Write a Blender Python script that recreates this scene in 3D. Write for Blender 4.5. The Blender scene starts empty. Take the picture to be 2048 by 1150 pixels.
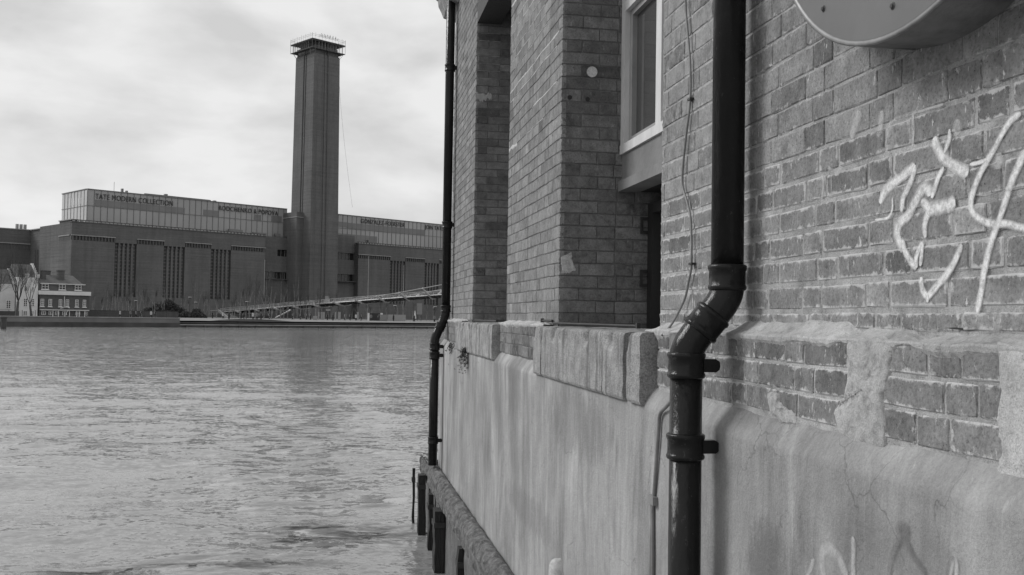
import bpy, bmesh, math, random
import numpy as np
from mathutils import Matrix, Vector
random.seed(7); rng = np.random.default_rng(11)
R = math.radians
scene = bpy.context.scene
COL = scene.collection

# ------------------------------------------------------------------ camera
EYE = 3.1            # eye height; the river surface is at z = WATER
WATER = 0.6
YAW, PITCH, ROLL, FPX = R(10.0), R(1.75), R(0.9), 1980.0
fw = Vector((math.sin(YAW)*math.cos(PITCH), math.cos(YAW)*math.cos(PITCH), math.sin(PITCH)))
rt = Vector((math.cos(YAW), -math.sin(YAW), 0)); upv = rt.cross(fw)
r2 = rt*math.cos(ROLL) + upv*math.sin(ROLL); u2 = -rt*math.sin(ROLL) + upv*math.cos(ROLL)
cam_d = bpy.data.cameras.new('camera'); cam = bpy.data.objects.new('camera', cam_d); COL.objects.link(cam)
cam.matrix_world = Matrix(((r2.x, u2.x, -fw.x, 0), (r2.y, u2.y, -fw.y, 0), (r2.z, u2.z, -fw.z, EYE), (0, 0, 0, 1)))
cam_d.sensor_width = 36; cam_d.lens = FPX/2048*36; cam_d.clip_start = 0.05; cam_d.clip_end = 6000
scene.camera = cam

# ------------------------------------------------------------------ sky, sun, exposure
SUN_DIR = Vector((-0.78, 0.36, 0.62)).normalized()
world = bpy.data.worlds.new('World'); scene.world = world; world.use_nodes = True
nt = world.node_tree; nt.nodes.clear()
N = nt.nodes.new; Lk = nt.links.new
out = N('ShaderNodeOutputWorld'); bg = N('ShaderNodeBackground'); bg.inputs['Strength'].default_value = 0.1
sky = N('ShaderNodeTexSky'); sky.sky_type = 'NISHITA'; sky.sun_disc = False
sky.sun_elevation = math.asin(SUN_DIR.z); sky.sun_rotation = math.atan2(SUN_DIR.x, SUN_DIR.y)
bw = N('ShaderNodeRGBToBW'); Lk(sky.outputs[0], bw.inputs[0])
tc = N('ShaderNodeTexCoord'); mp = N('ShaderNodeMapping'); mp.inputs['Scale'].default_value = (3.2, 3.2, 8.0)
mp.inputs['Rotation'].default_value = (R(3), R(-2), 0)
Lk(tc.outputs['Generated'], mp.inputs[0])
nz = N('ShaderNodeTexNoise'); nz.inputs['Scale'].default_value = 1.7; nz.inputs['Detail'].default_value = 7
nz.inputs['Roughness'].default_value = 0.50; nz.inputs['Distortion'].default_value = 0.15
Lk(mp.outputs[0], nz.inputs['Vector'])
cr = N('ShaderNodeValToRGB')
cr.color_ramp.elements[0].position = 0.38; cr.color_ramp.elements[0].color = (6.1, 6.1, 6.1, 1)
cr.color_ramp.elements[1].position = 0.60; cr.color_ramp.elements[1].color = (8.1, 8.1, 8.1, 1)
Lk(nz.outputs[0], cr.inputs[0])
mx = N('ShaderNodeMix'); mx.data_type = 'RGBA'; mx.inputs[0].default_value = 0.93
Lk(bw.outputs[0], mx.inputs[6]); Lk(cr.outputs[0], mx.inputs[7])
Lk(mx.outputs[2], bg.inputs[0]); Lk(bg.outputs[0], out.inputs[0])
sd = bpy.data.lights.new('sun', 'SUN'); sd.energy = 1.8; sd.angle = R(22); sd.color = (1, 1, 1)
so = bpy.data.objects.new('sun', sd); COL.objects.link(so); so.rotation_euler = SUN_DIR.to_track_quat('Z', 'Y').to_euler()
scene.view_settings.view_transform = 'Standard'; scene.view_settings.look = 'None'
scene.view_settings.exposure = 0.1; scene.view_settings.gamma = 1

# ------------------------------------------------------------------ materials (a black and white place: neutral greys)
def newmat(name):
    m = bpy.data.materials.new(name); m.use_nodes = True
    return m, m.node_tree, m.node_tree.nodes['Principled BSDF']
def nd(t, typ, **kw):
    n = t.nodes.new(typ)
    for k, v in kw.items():
        if k in n.inputs: n.inputs[k].default_value = v
        else: setattr(n, k, v)
    return n
def noise(t, scale, detail=4, rough=0.6, stretch=None, coord='Object', dist=0.0, off=None):
    c = nd(t, 'ShaderNodeTexCoord'); src = c.outputs[coord]
    if stretch or off:
        m = nd(t, 'ShaderNodeMapping')
        if stretch: m.inputs['Scale'].default_value = stretch
        if off: m.inputs['Location'].default_value = off
        t.links.new(src, m.inputs[0]); src = m.outputs[0]
    n = nd(t, 'ShaderNodeTexNoise', Scale=scale, Detail=detail, Roughness=rough, Distortion=dist)
    t.links.new(src, n.inputs['Vector']); return n.outputs[0]
def ramp(t, src, stops):
    r = nd(t, 'ShaderNodeValToRGB'); e = r.color_ramp.elements
    while len(e) < len(stops): e.new(0.5)
    for i, (p, v) in enumerate(stops): e[i].position = p; e[i].color = (v, v, v, 1)
    t.links.new(src, r.inputs[0]); return r.outputs[0]
def mixc(t, fac, a, b, mode='MIX'):
    m = nd(t, 'ShaderNodeMix', data_type='RGBA', blend_type=mode)
    for i, s in ((0, fac), (6, a), (7, b)):
        if isinstance(s, (int, float)): m.inputs[i].default_value = s if i == 0 else (s, s, s, 1)
        else: t.links.new(s, m.inputs[i])
    return m.outputs[2]
def mth(t, op, a, b=0.0, clamp=False):
    m = nd(t, 'ShaderNodeMath', operation=op, use_clamp=clamp)
    for i, s in ((0, a), (1, b)):
        if isinstance(s, (int, float)): m.inputs[i].default_value = s
        else: t.links.new(s, m.inputs[i])
    return m.outputs[0]
def bump(t, bsdf, h, dist, strength=1.0, prev=None):
    b = nd(t, 'ShaderNodeBump', Distance=dist, Strength=strength); t.links.new(h, b.inputs['Height'])
    if prev is not None: t.links.new(prev, b.inputs['Normal'])
    t.links.new(b.outputs[0], bsdf.inputs['Normal']); return b.outputs[0]
def setc(t, b, c):
    if isinstance(c, (int, float)): b.inputs['Base Color'].default_value = (c, c, c, 1)
    else: t.links.new(c, b.inputs['Base Color'])
def axis(t, i, coord='Object'):
    c = nd(t, 'ShaderNodeTexCoord'); s = nd(t, 'ShaderNodeSeparateXYZ'); t.links.new(c.outputs[coord], s.inputs[0]); return s.outputs[i]

def simple(name, col, rough=0.7, var=0.25, scale=6, stretch=None, bmp=0.0, bscale=None, metal=0.0, spec=0.5):
    m, t, b = newmat(name)
    n = noise(t, scale, 5, 0.6, stretch)
    setc(t, b, ramp(t, n, [(0.3, col*(1-var)), (0.7, col*(1+var))]))
    b.inputs['Roughness'].default_value = rough; b.inputs['Metallic'].default_value = metal
    b.inputs['Specular IOR Level'].default_value = spec
    if bmp: bump(t, b, noise(t, bscale or scale*4, 5, 0.6, stretch), bmp)
    return m

def near_brick(name, lo, hi, smear=0.5, lime=0.5, mcol=0.40):
    """old hand-made brick: per-brick tone, pits, mortar smears, lime runs"""
    m, t, b = newmat(name)
    at = nd(t, 'ShaderNodeAttribute', attribute_name='tone')
    base = ramp(t, at.outputs['Fac'], [(0.0, lo*0.45), (0.12, lo), (0.9, hi), (1.0, hi*1.25)])
    n1 = noise(t, 14, 6, 0.65)
    base = mixc(t, 1.0, base, ramp(t, n1, [(0.28, 0.60), (0.5, 1.0), (0.72, 1.38)]), 'MULTIPLY')
    n2 = noise(t, 110, 4, 0.7)
    base = mixc(t, 1.0, base, ramp(t, n2, [(0.30, 0.50), (0.45, 1.0), (0.70, 1.32)]), 'MULTIPLY')
    vz = nd(t, 'ShaderNodeTexVoronoi', Scale=95.0); c = nd(t, 'ShaderNodeTexCoord'); t.links.new(c.outputs['Object'], vz.inputs['Vector'])
    pit = mth(t, 'MULTIPLY', ramp(t, vz.outputs['Distance'], [(0.10, 1.0), (0.2, 0.0)]), ramp(t, noise(t, 17, 2), [(0.5, 0.0), (0.6, 1.0)]))
    base = mixc(t, pit, base, 0.04)
    sm = ramp(t, noise(t, 7.5, 7, 0.68, None, dist=0.4), [(0.50, 0.0), (0.70, smear)])
    zm = nd(t, 'ShaderNodeAttribute', attribute_name='smear')
    sm = mth(t, 'ADD', mth(t, 'MULTIPLY', sm, 0.75), mth(t, 'MULTIPLY', zm.outputs['Fac'], ramp(t, noise(t, 30, 6, 0.7), [(0.42, 0.0), (0.62, 0.9)])), True)
    base = mixc(t, sm, base, 0.30)
    eg = nd(t, 'ShaderNodeAttribute', attribute_name='edge')
    em = mth(t, 'ADD', mth(t, 'MULTIPLY', eg.outputs['Fac'], 0.75), mth(t, 'MULTIPLY', mth(t, 'SUBTRACT', noise(t, 30, 7, 0.74), 0.5), 2.1))
    em = ramp(t, em, [(0.34, 0.0), (0.54, 1.0)]); em = mth(t, 'MULTIPLY', em, ramp(t, eg.outputs['Fac'], [(0.02, 0.0), (0.15, 1.0)]))
    base = mixc(t, em, base, mixc(t, 1.0, mcol, ramp(t, noise(t, 26, 7, 0.7), [(0.25, mcol*0.68), (0.6, mcol*1.05)]), 'MIX'))
    ls = mth(t, 'MULTIPLY', ramp(t, noise(t, 60, 5, 0.75, (1, 1, 0.33)), [(0.61, 0.0), (0.65, lime)]), ramp(t, noise(t, 3.1, 3), [(0.40, 0.2), (0.56, 1.0)]))
    base = mixc(t, ls, base, 0.6)
    setc(t, b, base); b.inputs['Roughness'].default_value = 0.88; b.inputs['Specular IOR Level'].default_value = 0.25
    p = bump(t, b, n1, 0.005)
    p = bump(t, b, n2, 0.0026, 1.0, p)
    bump(t, b, pit, 0.002, -0.7, p)
    return m
def mortar_mat(name, col):
    m, t, b = newmat(name)
    n1 = noise(t, 22, 8, 0.74); g = noise(t, 240, 3, 0.8)
    c = mixc(t, 1.0, ramp(t, noise(t, 3.2, 5, 0.65), [(0.3, col*0.66), (0.7, col*1.14)]), ramp(t, n1, [(0.30, 0.55), (0.5, 1.0), (0.75, 1.18)]), 'MULTIPLY')
    c = mixc(t, 1.0, c, ramp(t, g, [(0.3, 0.70), (0.6, 1.08)]), 'MULTIPLY')
    vz = nd(t, 'ShaderNodeTexVoronoi', Scale=120.0); k = nd(t, 'ShaderNodeTexCoord'); t.links.new(k.outputs['Object'], vz.inputs['Vector'])
    c = mixc(t, mth(t, 'MULTIPLY', ramp(t, vz.outputs['Distance'], [(0.12, 0.7), (0.22, 0.0)]), ramp(t, noise(t, 12, 2), [(0.45, 0.0), (0.6, 1.0)])), c, col*0.25)
    setc(t, b, c)
    b.inputs['Roughness'].default_value = 0.95; b.inputs['Specular IOR Level'].default_value = 0.2
    p = bump(t, b, noise(t, 9, 4, 0.6), 0.010, 0.6); p = bump(t, b, n1, 0.012, 1.0, p); bump(t, b, g, 0.003, 1.0, p); return m
DAMP_FALLOFF = [(-2.37, 1.80, 0.15, 0.17, 0.75), (-2.55, 1.58, 0.20, 0.20, 0.6), (2.9, 1.5, 4.2, 0.9, 0.20), (-0.1, 1.98, 0.75, 0.20, 0.38), (1.6, 2.05, 0.5, 0.25, 0.25), (-3.42, 1.62, 0.05, 0.25, 0.6), (-3.02, 2.0, 0.35, 0.10, 0.25), (1.0, 1.3, 1.2, 0.12, 0.3), (-1.2, 1.1, 0.5, 0.25, 0.25)]  # damp stains, plus one broad patch painting light falloff towards the far end
def render_mat():
    """smooth cement render with vertical stains and hairline cracks"""
    m, t, b = newmat('cement_render')
    s1 = noise(t, 1.0, 7, 0.66, (2.2, 2.6, 0.8), dist=0.5); s2 = noise(t, 1.0, 6, 0.7, (13, 14, 1.3), dist=0.6); s3 = noise(t, 1.3, 6, 0.65)
    c = mixc(t, 1.0, ramp(t, s1, [(0.30, 0.22), (0.5, 0.375), (0.70, 0.53)]), ramp(t, s2, [(0.30, 0.80), (0.55, 1.02), (0.75, 1.10)]), 'MULTIPLY')
    c = mixc(t, 1.0, c, ramp(t, s3, [(0.32, 0.74), (0.62, 1.10)]), 'MULTIPLY')
    c = mixc(t, 1.0, c, ramp(t, noise(t, 130, 5, 0.8), [(0.32, 0.80), (0.65, 1.09)]), 'MULTIPLY')
    st = mth(t, 'MULTIPLY', ramp(t, noise(t, 1.0, 6, 0.65, (8, 9, 2.0), off=(3, 1, 7)), [(0.60, 0.0), (0.70, 0.55)]), ramp(t, noise(t, 0.9, 2, off=(5, 2, 1)), [(0.42, 0.0), (0.55, 1.0)]))
    c = mixc(t, st, c, 0.16)
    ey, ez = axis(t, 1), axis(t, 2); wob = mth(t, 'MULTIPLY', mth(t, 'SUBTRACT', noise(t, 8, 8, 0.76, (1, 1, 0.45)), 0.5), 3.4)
    for (sy, sz, ry, rz, dk_) in DAMP_FALLOFF:
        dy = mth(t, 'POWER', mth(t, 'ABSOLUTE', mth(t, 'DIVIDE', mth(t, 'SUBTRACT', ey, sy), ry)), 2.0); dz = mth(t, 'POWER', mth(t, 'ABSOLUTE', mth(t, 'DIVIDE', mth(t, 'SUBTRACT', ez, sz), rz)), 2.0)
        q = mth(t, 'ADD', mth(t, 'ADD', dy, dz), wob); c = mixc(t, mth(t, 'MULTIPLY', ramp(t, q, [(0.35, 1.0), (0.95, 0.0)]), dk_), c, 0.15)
    wl = mth(t, 'MULTIPLY', ramp(t, noise(t, 1.0, 4, 0.6, (40, 44, 1.2), off=(9, 1, 2)), [(0.66, 0.0), (0.74, 0.45)]), 0.8)
    c = mixc(t, wl, c, 0.6)
    tcn = nd(t, 'ShaderNodeTexCoord'); nv = nd(t, 'ShaderNodeTexNoise', Scale=6.0, Detail=5.0)
    t.links.new(tcn.outputs['Object'], nv.inputs['Vector'])
    dv = nd(t, 'ShaderNodeVectorMath', operation='MULTIPLY_ADD'); t.links.new(nv.outputs['Color'], dv.inputs[0])
    dv.inputs[1].default_value = (0.25, 0.25, 0.16); t.links.new(tcn.outputs['Object'], dv.inputs[2])
    mpn = nd(t, 'ShaderNodeMapping'); mpn.inputs['Scale'].default_value = (1.0, 1.9, 1.0); t.links.new(dv.outputs[0], mpn.inputs[0])
    vo = nd(t, 'ShaderNodeTexVoronoi', Scale=1.9, feature='DISTANCE_TO_EDGE'); t.links.new(mpn.outputs[0], vo.inputs['Vector'])
    ck = mth(t, 'MULTIPLY', ramp(t, vo.outputs['Distance'], [(0.0016, 1.0), (0.0050, 0.0)]), ramp(t, noise(t, 1.6, 4, 0.7, off=(1, 4, 2)), [(0.46, 0.0), (0.56, 1.0)]))
    c = mixc(t, mth(t, 'MULTIPLY', ck, 0.6), c, 0.09)
    setc(t, b, c); b.inputs['Roughness'].default_value = 0.8; b.inputs['Specular IOR Level'].default_value = 0.3
    p = bump(t, b, noise(t, 4, 6, 0.65), 0.012); p = bump(t, b, noise(t, 60, 6, 0.78), 0.005, 1.0, p); bump(t, b, ck, 0.003, -1.0, p)
    return m
def stone_mat(name, lo, hi, streak=0.5, scale=9, bmp=0.012):
    m, t, b = newmat(name)
    n1 = noise(t, scale, 7, 0.66); n2 = noise(t, 160, 3, 0.7); st = noise(t, 1.0, 5, 0.7, (7, 13, 1.1))
    c = ramp(t, n1, [(0.3, lo), (0.7, hi)])
    c = mixc(t, 1.0, c, ramp(t, n2, [(0.32, 0.55), (0.65, 1.25)]), 'MULTIPLY')
    c = mixc(t, mth(t, 'MULTIPLY', ramp(t, st, [(0.52, 0.0), (0.62, 1.0)]), streak), c, lo*0.35)
    setc(t, b, c); b.inputs['Roughness'].default_value = 0.9; b.inputs['Specular IOR Level'].default_value = 0.25
    p = bump(t, b, n1, bmp); bump(t, b, n2, 0.005, 1.0, p); return m
def paint_black():
    m, t, b = newmat('black_gloss_paint')
    n = noise(t, 9, 5, 0.6, (1, 1, 0.6)); sp = noise(t, 130, 3, 0.7)
    c = mixc(t, ramp(t, sp, [(0.70, 0.0), (0.75, 0.7)]), ramp(t, n, [(0.3, 0.009), (0.75, 0.019)]), 0.20)
    c = mixc(t, ramp(t, noise(t, 26, 7, 0.78, (1, 1, 0.5)), [(0.62, 0.0), (0.66, 0.55)]), c, 0.075)
    setc(t, b, c); b.inputs['Specular IOR Level'].default_value = 0.22; t.links.new(ramp(t, n, [(0.3, 0.05), (0.75, 0.17)]), b.inputs['Roughness'])
    p = bump(t, b, noise(t, 45, 5, 0.7, (1, 1, 0.4)), 0.0022); bump(t, b, noise(t, 9, 3, 0.6, (1, 1, 0.5)), 0.006, 0.9, p)
    return m
def spray_mat(name, col, lo=0.34, hi=0.52, scale=55, dens=1.0):
    m, t, b = newmat(name)
    setc(t, b, col); b.inputs['Roughness'].default_value = 0.9
    ed = nd(t, 'ShaderNodeAttribute', attribute_name='edge')
    ed.attribute_name = 'edge'
    fall = ramp(t, ed.outputs['Fac'], [(0.05, 1.0), (0.55, 0.62), (0.98, 0.0)])
    n = ramp(t, noise(t, scale, 7, 0.75), [(lo, 0.55), (hi, 1.0)]); f2 = ramp(t, noise(t, 90, 5, 0.75), [(0.34, 0.60), (0.55, 1.0)])
    t.links.new(mth(t, 'MULTIPLY', mth(t, 'MULTIPLY', fall, n), mth(t, 'MULTIPLY', f2, dens)), b.inputs['Alpha']); return m
def far_brick(name, col, course=0.9):
    """brown-grey industrial brick seen from far: faint courses, damp streaks, soot blotches"""
    m, t, b = newmat(name)
    bl = noise(t, 0.06, 5, 0.6); st = noise(t, 1.0, 5, 0.65, (0.55, 0.55, 0.035)); co = noise(t, 1.0, 3, 0.6, (0.05, 0.05, 1.7)); fi = noise(t, 1.3, 5, 0.7)
    c = mixc(t, 1.0, ramp(t, bl, [(0.3, col*0.84), (0.7, col*1.14)]), ramp(t, st, [(0.3, 0.86), (0.7, 1.1)]), 'MULTIPLY')
    c = mixc(t, 1.0, c, ramp(t, co, [(0.3, 0.91), (0.7, 1.08)]), 'MULTIPLY')
    c = mixc(t, 1.0, c, ramp(t, fi, [(0.3, 0.9), (0.7, 1.1)]), 'MULTIPLY')
    setc(t, b, c); b.inputs['Roughness'].default_value = 0.95; b.inputs['Specular IOR Level'].default_value = 0.1
    bump(t, b, co, 0.12); return m
def striped_mat(name, a, c_, freq, ax=2, thr=0.0):
    m, t, b = newmat(name)
    w = mth(t, 'SINE', mth(t, 'MULTIPLY', axis(t, ax), freq*2*math.pi))
    n = noise(t, 0.9, 3)
    c = mixc(t, 1.0, ramp(t, w, [(max(0.0, thr), a), (min(1, thr+0.3), c_)]), ramp(t, n, [(0.3, 0.8), (0.7, 1.2)]), 'MULTIPLY')
    setc(t, b, c); b.inputs['Roughness'].default_value = 0.5; return m
def glass_mat(name, col=0.02, rough=0.05):
    m, t, b = newmat(name); setc(t, b, ramp(t, noise(t, 0.8, 3), [(0.3, col*0.7), (0.7, col*1.3)]))
    b.inputs['Roughness'].default_value = rough; b.inputs['IOR'].default_value = 1.5; return m
def water_mat():
    m, t, b = newmat('river_water')
    geo = nd(t, 'ShaderNodeNewGeometry')
    def wn(scale, st, det=4, rough=0.6, rot=0.0):
        mp_ = nd(t, 'ShaderNodeMapping'); mp_.inputs['Scale'].default_value = st; mp_.inputs['Rotation'].default_value = (0, 0, rot)
        t.links.new(geo.outputs['Position'], mp_.inputs[0])
        n_ = nd(t, 'ShaderNodeTexNoise', Scale=scale, Detail=det, Roughness=rough); t.links.new(mp_.outputs[0], n_.inputs['Vector']); return n_.outputs[0]
    silt = wn(0.05, (1, 1, 1), 3)
    SILT = (ramp(t, silt, [(0.3, 0.265), (0.7, 0.305)]))
    b.inputs['Roughness'].default_value = 0.05; b.inputs['IOR'].default_value = 1.333
    def slope(scale, st, k, det, rot, mask=None):
        mp_ = nd(t, 'ShaderNodeMapping'); mp_.inputs['Scale'].default_value = st; mp_.inputs['Rotation'].default_value = (0, 0, rot)
        t.links.new(geo.outputs['Position'], mp_.inputs[0])
        n_ = nd(t, 'ShaderNodeTexNoise', Scale=scale, Detail=det, Roughness=0.62, Distortion=0.25); t.links.new(mp_.outputs[0], n_.inputs['Vector'])
        a_ = nd(t, 'ShaderNodeVectorMath', operation='SUBTRACT'); t.links.new(n_.outputs['Color'], a_.inputs[0]); a_.inputs[1].default_value = (0.5, 0.5, 0.5)
        m_ = nd(t, 'ShaderNodeVectorMath', operation='MULTIPLY'); t.links.new(a_.outputs[0], m_.inputs[0]); m_.inputs[1].default_value = (k*0.55, k, 0)
        if mask is None: return m_.outputs[0]
        q_ = nd(t, 'ShaderNodeVectorMath', operation='SCALE'); t.links.new(m_.outputs[0], q_.inputs[0]); t.links.new(mask, q_.inputs['Scale']); return q_.outputs[0]
    sp = nd(t, 'ShaderNodeSeparateXYZ'); t.links.new(geo.outputs['Position'], sp.inputs[0])
    def spot(cx, cy, rx, ry):
        q = mth(t, 'ADD', mth(t, 'POWER', mth(t, 'ABSOLUTE', mth(t, 'DIVIDE', mth(t, 'SUBTRACT', sp.outputs[0], cx), rx)), 2.0), mth(t, 'POWER', mth(t, 'ABSOLUTE', mth(t, 'DIVIDE', mth(t, 'SUBTRACT', sp.outputs[1], cy), ry)), 2.0))
        q = mth(t, 'ADD', q, mth(t, 'MULTIPLY', mth(t, 'SUBTRACT', wn(1.1, (0.6, 1, 1), 3), 0.5), 2.4)); return ramp(t, q, [(0.3, 1.0), (1.0, 0.0)])
    clear = mth(t, 'MULTIPLY', spot(-0.1, 11.4, 1.15, 1.0), ramp(t, wn(3.0, (0.4, 1, 1), 5, 0.65, 0.15), [(0.46, 1.0), (0.54, 0.0)]))  # both masks paint the swirls' dark reflections into the water colour
    dark_refl2 = mth(t, 'MULTIPLY', spot(-1.2, 10.3, 1.6, 0.45), ramp(t, wn(2.0, (0.2, 1, 1), 5, 0.65, 0.3), [(0.42, 1.0), (0.50, 0.0)]))
    setc(t, b, mixc(t, mth(t, 'MAXIMUM', clear, dark_refl2), SILT, 0.07))
    gust = ramp(t, wn(0.09, (0.5, 1, 1), 4), [(0.38, 0.55), (0.62, 1.25)])
    vecs = [slope(0.8, (0.45, 1, 1), 0.22, 3, 0.12), slope(4.4, (0.45, 1, 1), 0.66, 5, -0.1, gust), slope(16.0, (0.55, 1, 1), 0.80, 4, 0.2),
            slope(3.8, (0.42, 1, 1), 4.0, 3, 0.15, spot(-0.1, 11.4, 1.3, 1.1)), slope(4.2, (0.35, 1, 1), 1.5, 4, -0.1, spot(-0.3, 20.0, 1.8, 9.0)), slope(2.4, (0.28, 1, 1), 1.9, 3, 0.3, spot(-1.3, 10.2, 1.8, 0.4)), slope(2.4, (0.28, 1, 1), 1.9, 3, 0.25, spot(0.0, 13.6, 1.0, 0.8))]
    acc = geo.outputs['Normal']
    for v_ in vecs:
        a_ = nd(t, 'ShaderNodeVectorMath', operation='ADD'); t.links.new(acc, a_.inputs[0]); t.links.new(v_, a_.inputs[1]); acc = a_.outputs[0]
    nn_ = nd(t, 'ShaderNodeVectorMath', operation='NORMALIZE'); t.links.new(acc, nn_.inputs[0]); t.links.new(nn_.outputs[0], b.inputs['Normal'])
    return m
def leaf_mat(name, a, c_):
    m, t, b = newmat(name); setc(t, b, ramp(t, noise(t, 0.9, 4, 0.7), [(0.35, a), (0.65, c_)])); b.inputs['Roughness'].default_value = 0.8; return m

M = {}
M['brick'] = near_brick('old_brick', 0.155, 0.26, 0.15, 0.9, 0.48)
M['brick_low'] = near_brick('weathered_plinth_brick', 0.13, 0.235, 0.4, 0.7, 0.50)
M['brick_pier'] = near_brick('pier_brick', 0.15, 0.25, 0.4, 0.5, 0.25)
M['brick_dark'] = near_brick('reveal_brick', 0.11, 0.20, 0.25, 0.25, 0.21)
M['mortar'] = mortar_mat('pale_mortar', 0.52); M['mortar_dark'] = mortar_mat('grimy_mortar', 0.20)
M['fillet'] = mortar_mat('cement_fillet', 0.60)
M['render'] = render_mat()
M['granite'] = stone_mat('granite_sill_stone', 0.24, 0.42, 0.55); M['granite_wet'] = stone_mat('streaked_sill_stone', 0.22, 0.48, 0.9)
M['cap'] = stone_mat('mossy_river_stone', 0.07, 0.30, 0.15, 16, 0.035); M['quay'] = stone_mat('tidal_wall_stone', 0.10, 0.22, 0.5, 5, 0.02)
M['pipe'] = paint_black(); M['cable'] = simple('painted_cable_sheath', 0.21, 0.55, 0.2, 20, bmp=0.001)
M['spray'] = spray_mat('white_spray_paint', 0.78, 0.38, 0.56, 40); M['spray_soft'] = spray_mat('faded_spray_paint', 0.66, 0.34, 0.6, 30, 0.55)
M['spray_grey'] = spray_mat('grey_spray_paint', 0.17, 0.34, 0.60, 30, 0.6); M['lime'] = spray_mat('lime_smear', 0.55, 0.40, 0.54, 70)
M['wood_white'] = simple('white_painted_wood', 0.62, 0.6, 0.12, 12, (1, 1, 0.3), 0.002)
M['wood_grey'] = simple('grey_painted_wood', 0.30, 0.6, 0.15, 6); M['panel'] = simple('grey_cement_panel', 0.19, 0.8, 0.22, 3, bmp=0.004, bscale=20)
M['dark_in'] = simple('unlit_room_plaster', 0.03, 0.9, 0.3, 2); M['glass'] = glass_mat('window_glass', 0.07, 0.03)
M['iron'] = simple('rusty_black_iron', 0.03, 0.6, 0.4, 30, bmp=0.003)
M['timber'] = simple('tarred_timber', 0.016, 0.7, 0.5, 3, (5, 5, 0.6), 0.02, 12)
M['disc'] = simple('grey_sheet_face', 0.125, 0.45, 0.12, 4); M['drum'] = simple('weathered_drum_side', 0.14, 0.7, 0.45, 9, bmp=0.004, bscale=30)
M['rim'] = simple('galvanised_rim', 0.21, 0.45, 0.25, 16, metal=0.4)
M['plaster'] = mortar_mat('pale_plaster', 0.68)
M['tbrick'] = far_brick('power_station_brick', 0.14); M['tbrick_dark'] = far_brick('dark_far_brick', 0.09)  # second one is a darker brick tone for lantern and boundary wall
M['cope'] = simple('stone_coping', 0.30, 0.8, 0.2, 0.5); M['fin'] = simple('dark_brick_fin', 0.09, 0.9, 0.2, 1)
M['slot'] = striped_mat('slot_window_with_glazing_bars', 0.045, 0.12, 0.9, 2, 0.35)
M['rec_glass'] = glass_mat('dark_gallery_glass', 0.02, 0.15)
M['gbox'] = simple('translucent_rooftop_glazing', 0.33, 0.22, 0.12, 0.09, (1, 1, 0.5)); M['gbox_dark'] = simple('tinted_clerestory_glazing', 0.17, 0.3, 0.15, 0.2, (1, 1, 0.4))
M['gbox_side'] = simple('bright_end_glazing', 0.52, 0.3, 0.10, 0.2)
M['mull'] = simple('steel_mullion', 0.16, 0.6, 0.1, 1); M['letter'] = simple('dark_sign_letters', 0.035, 0.6, 0.05, 1)
M['scaf'] = simple('galvanised_scaffold_tube', 0.20, 0.5, 0.2, 1); M['scafdark'] = simple('scaffold_boarding', 0.06, 0.9, 0.3, 0.6)
M['roof'] = simple('clay_roof_tiles', 0.115, 0.9, 0.2, 0.8, (1, 1, 3), 0.02, 3); M['hbrick'] = far_brick('house_brick', 0.11)
M['white'] = simple('white_render', 0.60, 0.8, 0.14, 0.4); M['whitetrim'] = simple('white_trim', 0.64, 0.6, 0.08, 1); M['offwhite'] = simple('cream_render', 0.50, 0.8, 0.15, 0.5)
M['pane'] = glass_mat('house_window_pane', 0.03, 0.2); M['black'] = simple('black_painted_steel', 0.02, 0.5, 0.2, 3)
M['steel'] = simple('bridge_aluminium', 0.50, 0.4, 0.15, 0.7, metal=0.2); M['steeldark'] = simple('bridge_arm_steel', 0.45, 0.5, 0.2, 0.5)
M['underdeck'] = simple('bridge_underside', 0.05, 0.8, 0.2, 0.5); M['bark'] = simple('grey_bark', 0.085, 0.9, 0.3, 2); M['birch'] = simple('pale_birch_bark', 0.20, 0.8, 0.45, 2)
M['twig'] = simple('winter_twigs', 0.055, 0.9, 0.2, 2); M['leaf'] = leaf_mat('evergreen_leaves', 0.022, 0.075); M['leafpale'] = leaf_mat('pale_shrub_leaves', 0.10, 0.20)
M['weed'] = leaf_mat('dry_weed', 0.03, 0.10)
M['emb'] = simple('embankment_concrete', 0.16, 0.9, 0.22, 0.35, (1, 1, 0.5)); M['embdark'] = simple('tide_stained_wall', 0.065, 0.9, 0.35, 0.4)
M['terrace'] = simple('dark_terrace_wall', 0.095, 0.9, 0.15, 0.3); M['ground'] = simple('gravel_promenade', 0.20, 0.95, 0.25, 0.2)
M['lawn'] = leaf_mat('lawn_grass', 0.05, 0.09)
M['cloth'] = simple('dark_coat_cloth', 0.03, 0.9, 0.3, 3); M['cloth2'] = simple('pale_jacket_cloth', 0.45, 0.9, 0.2, 3); M['cloth3'] = simple('grey_coat_cloth', 0.14, 0.9, 0.2, 3)
M['skin'] = simple('skin', 0.30, 0.6, 0.05, 5); M['hair'] = simple('dark_hair', 0.02, 0.6, 0.2, 8)
M['board'] = simple('pale_display_board', 0.27, 0.6, 0.08, 1); M['water'] = water_mat()

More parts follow.
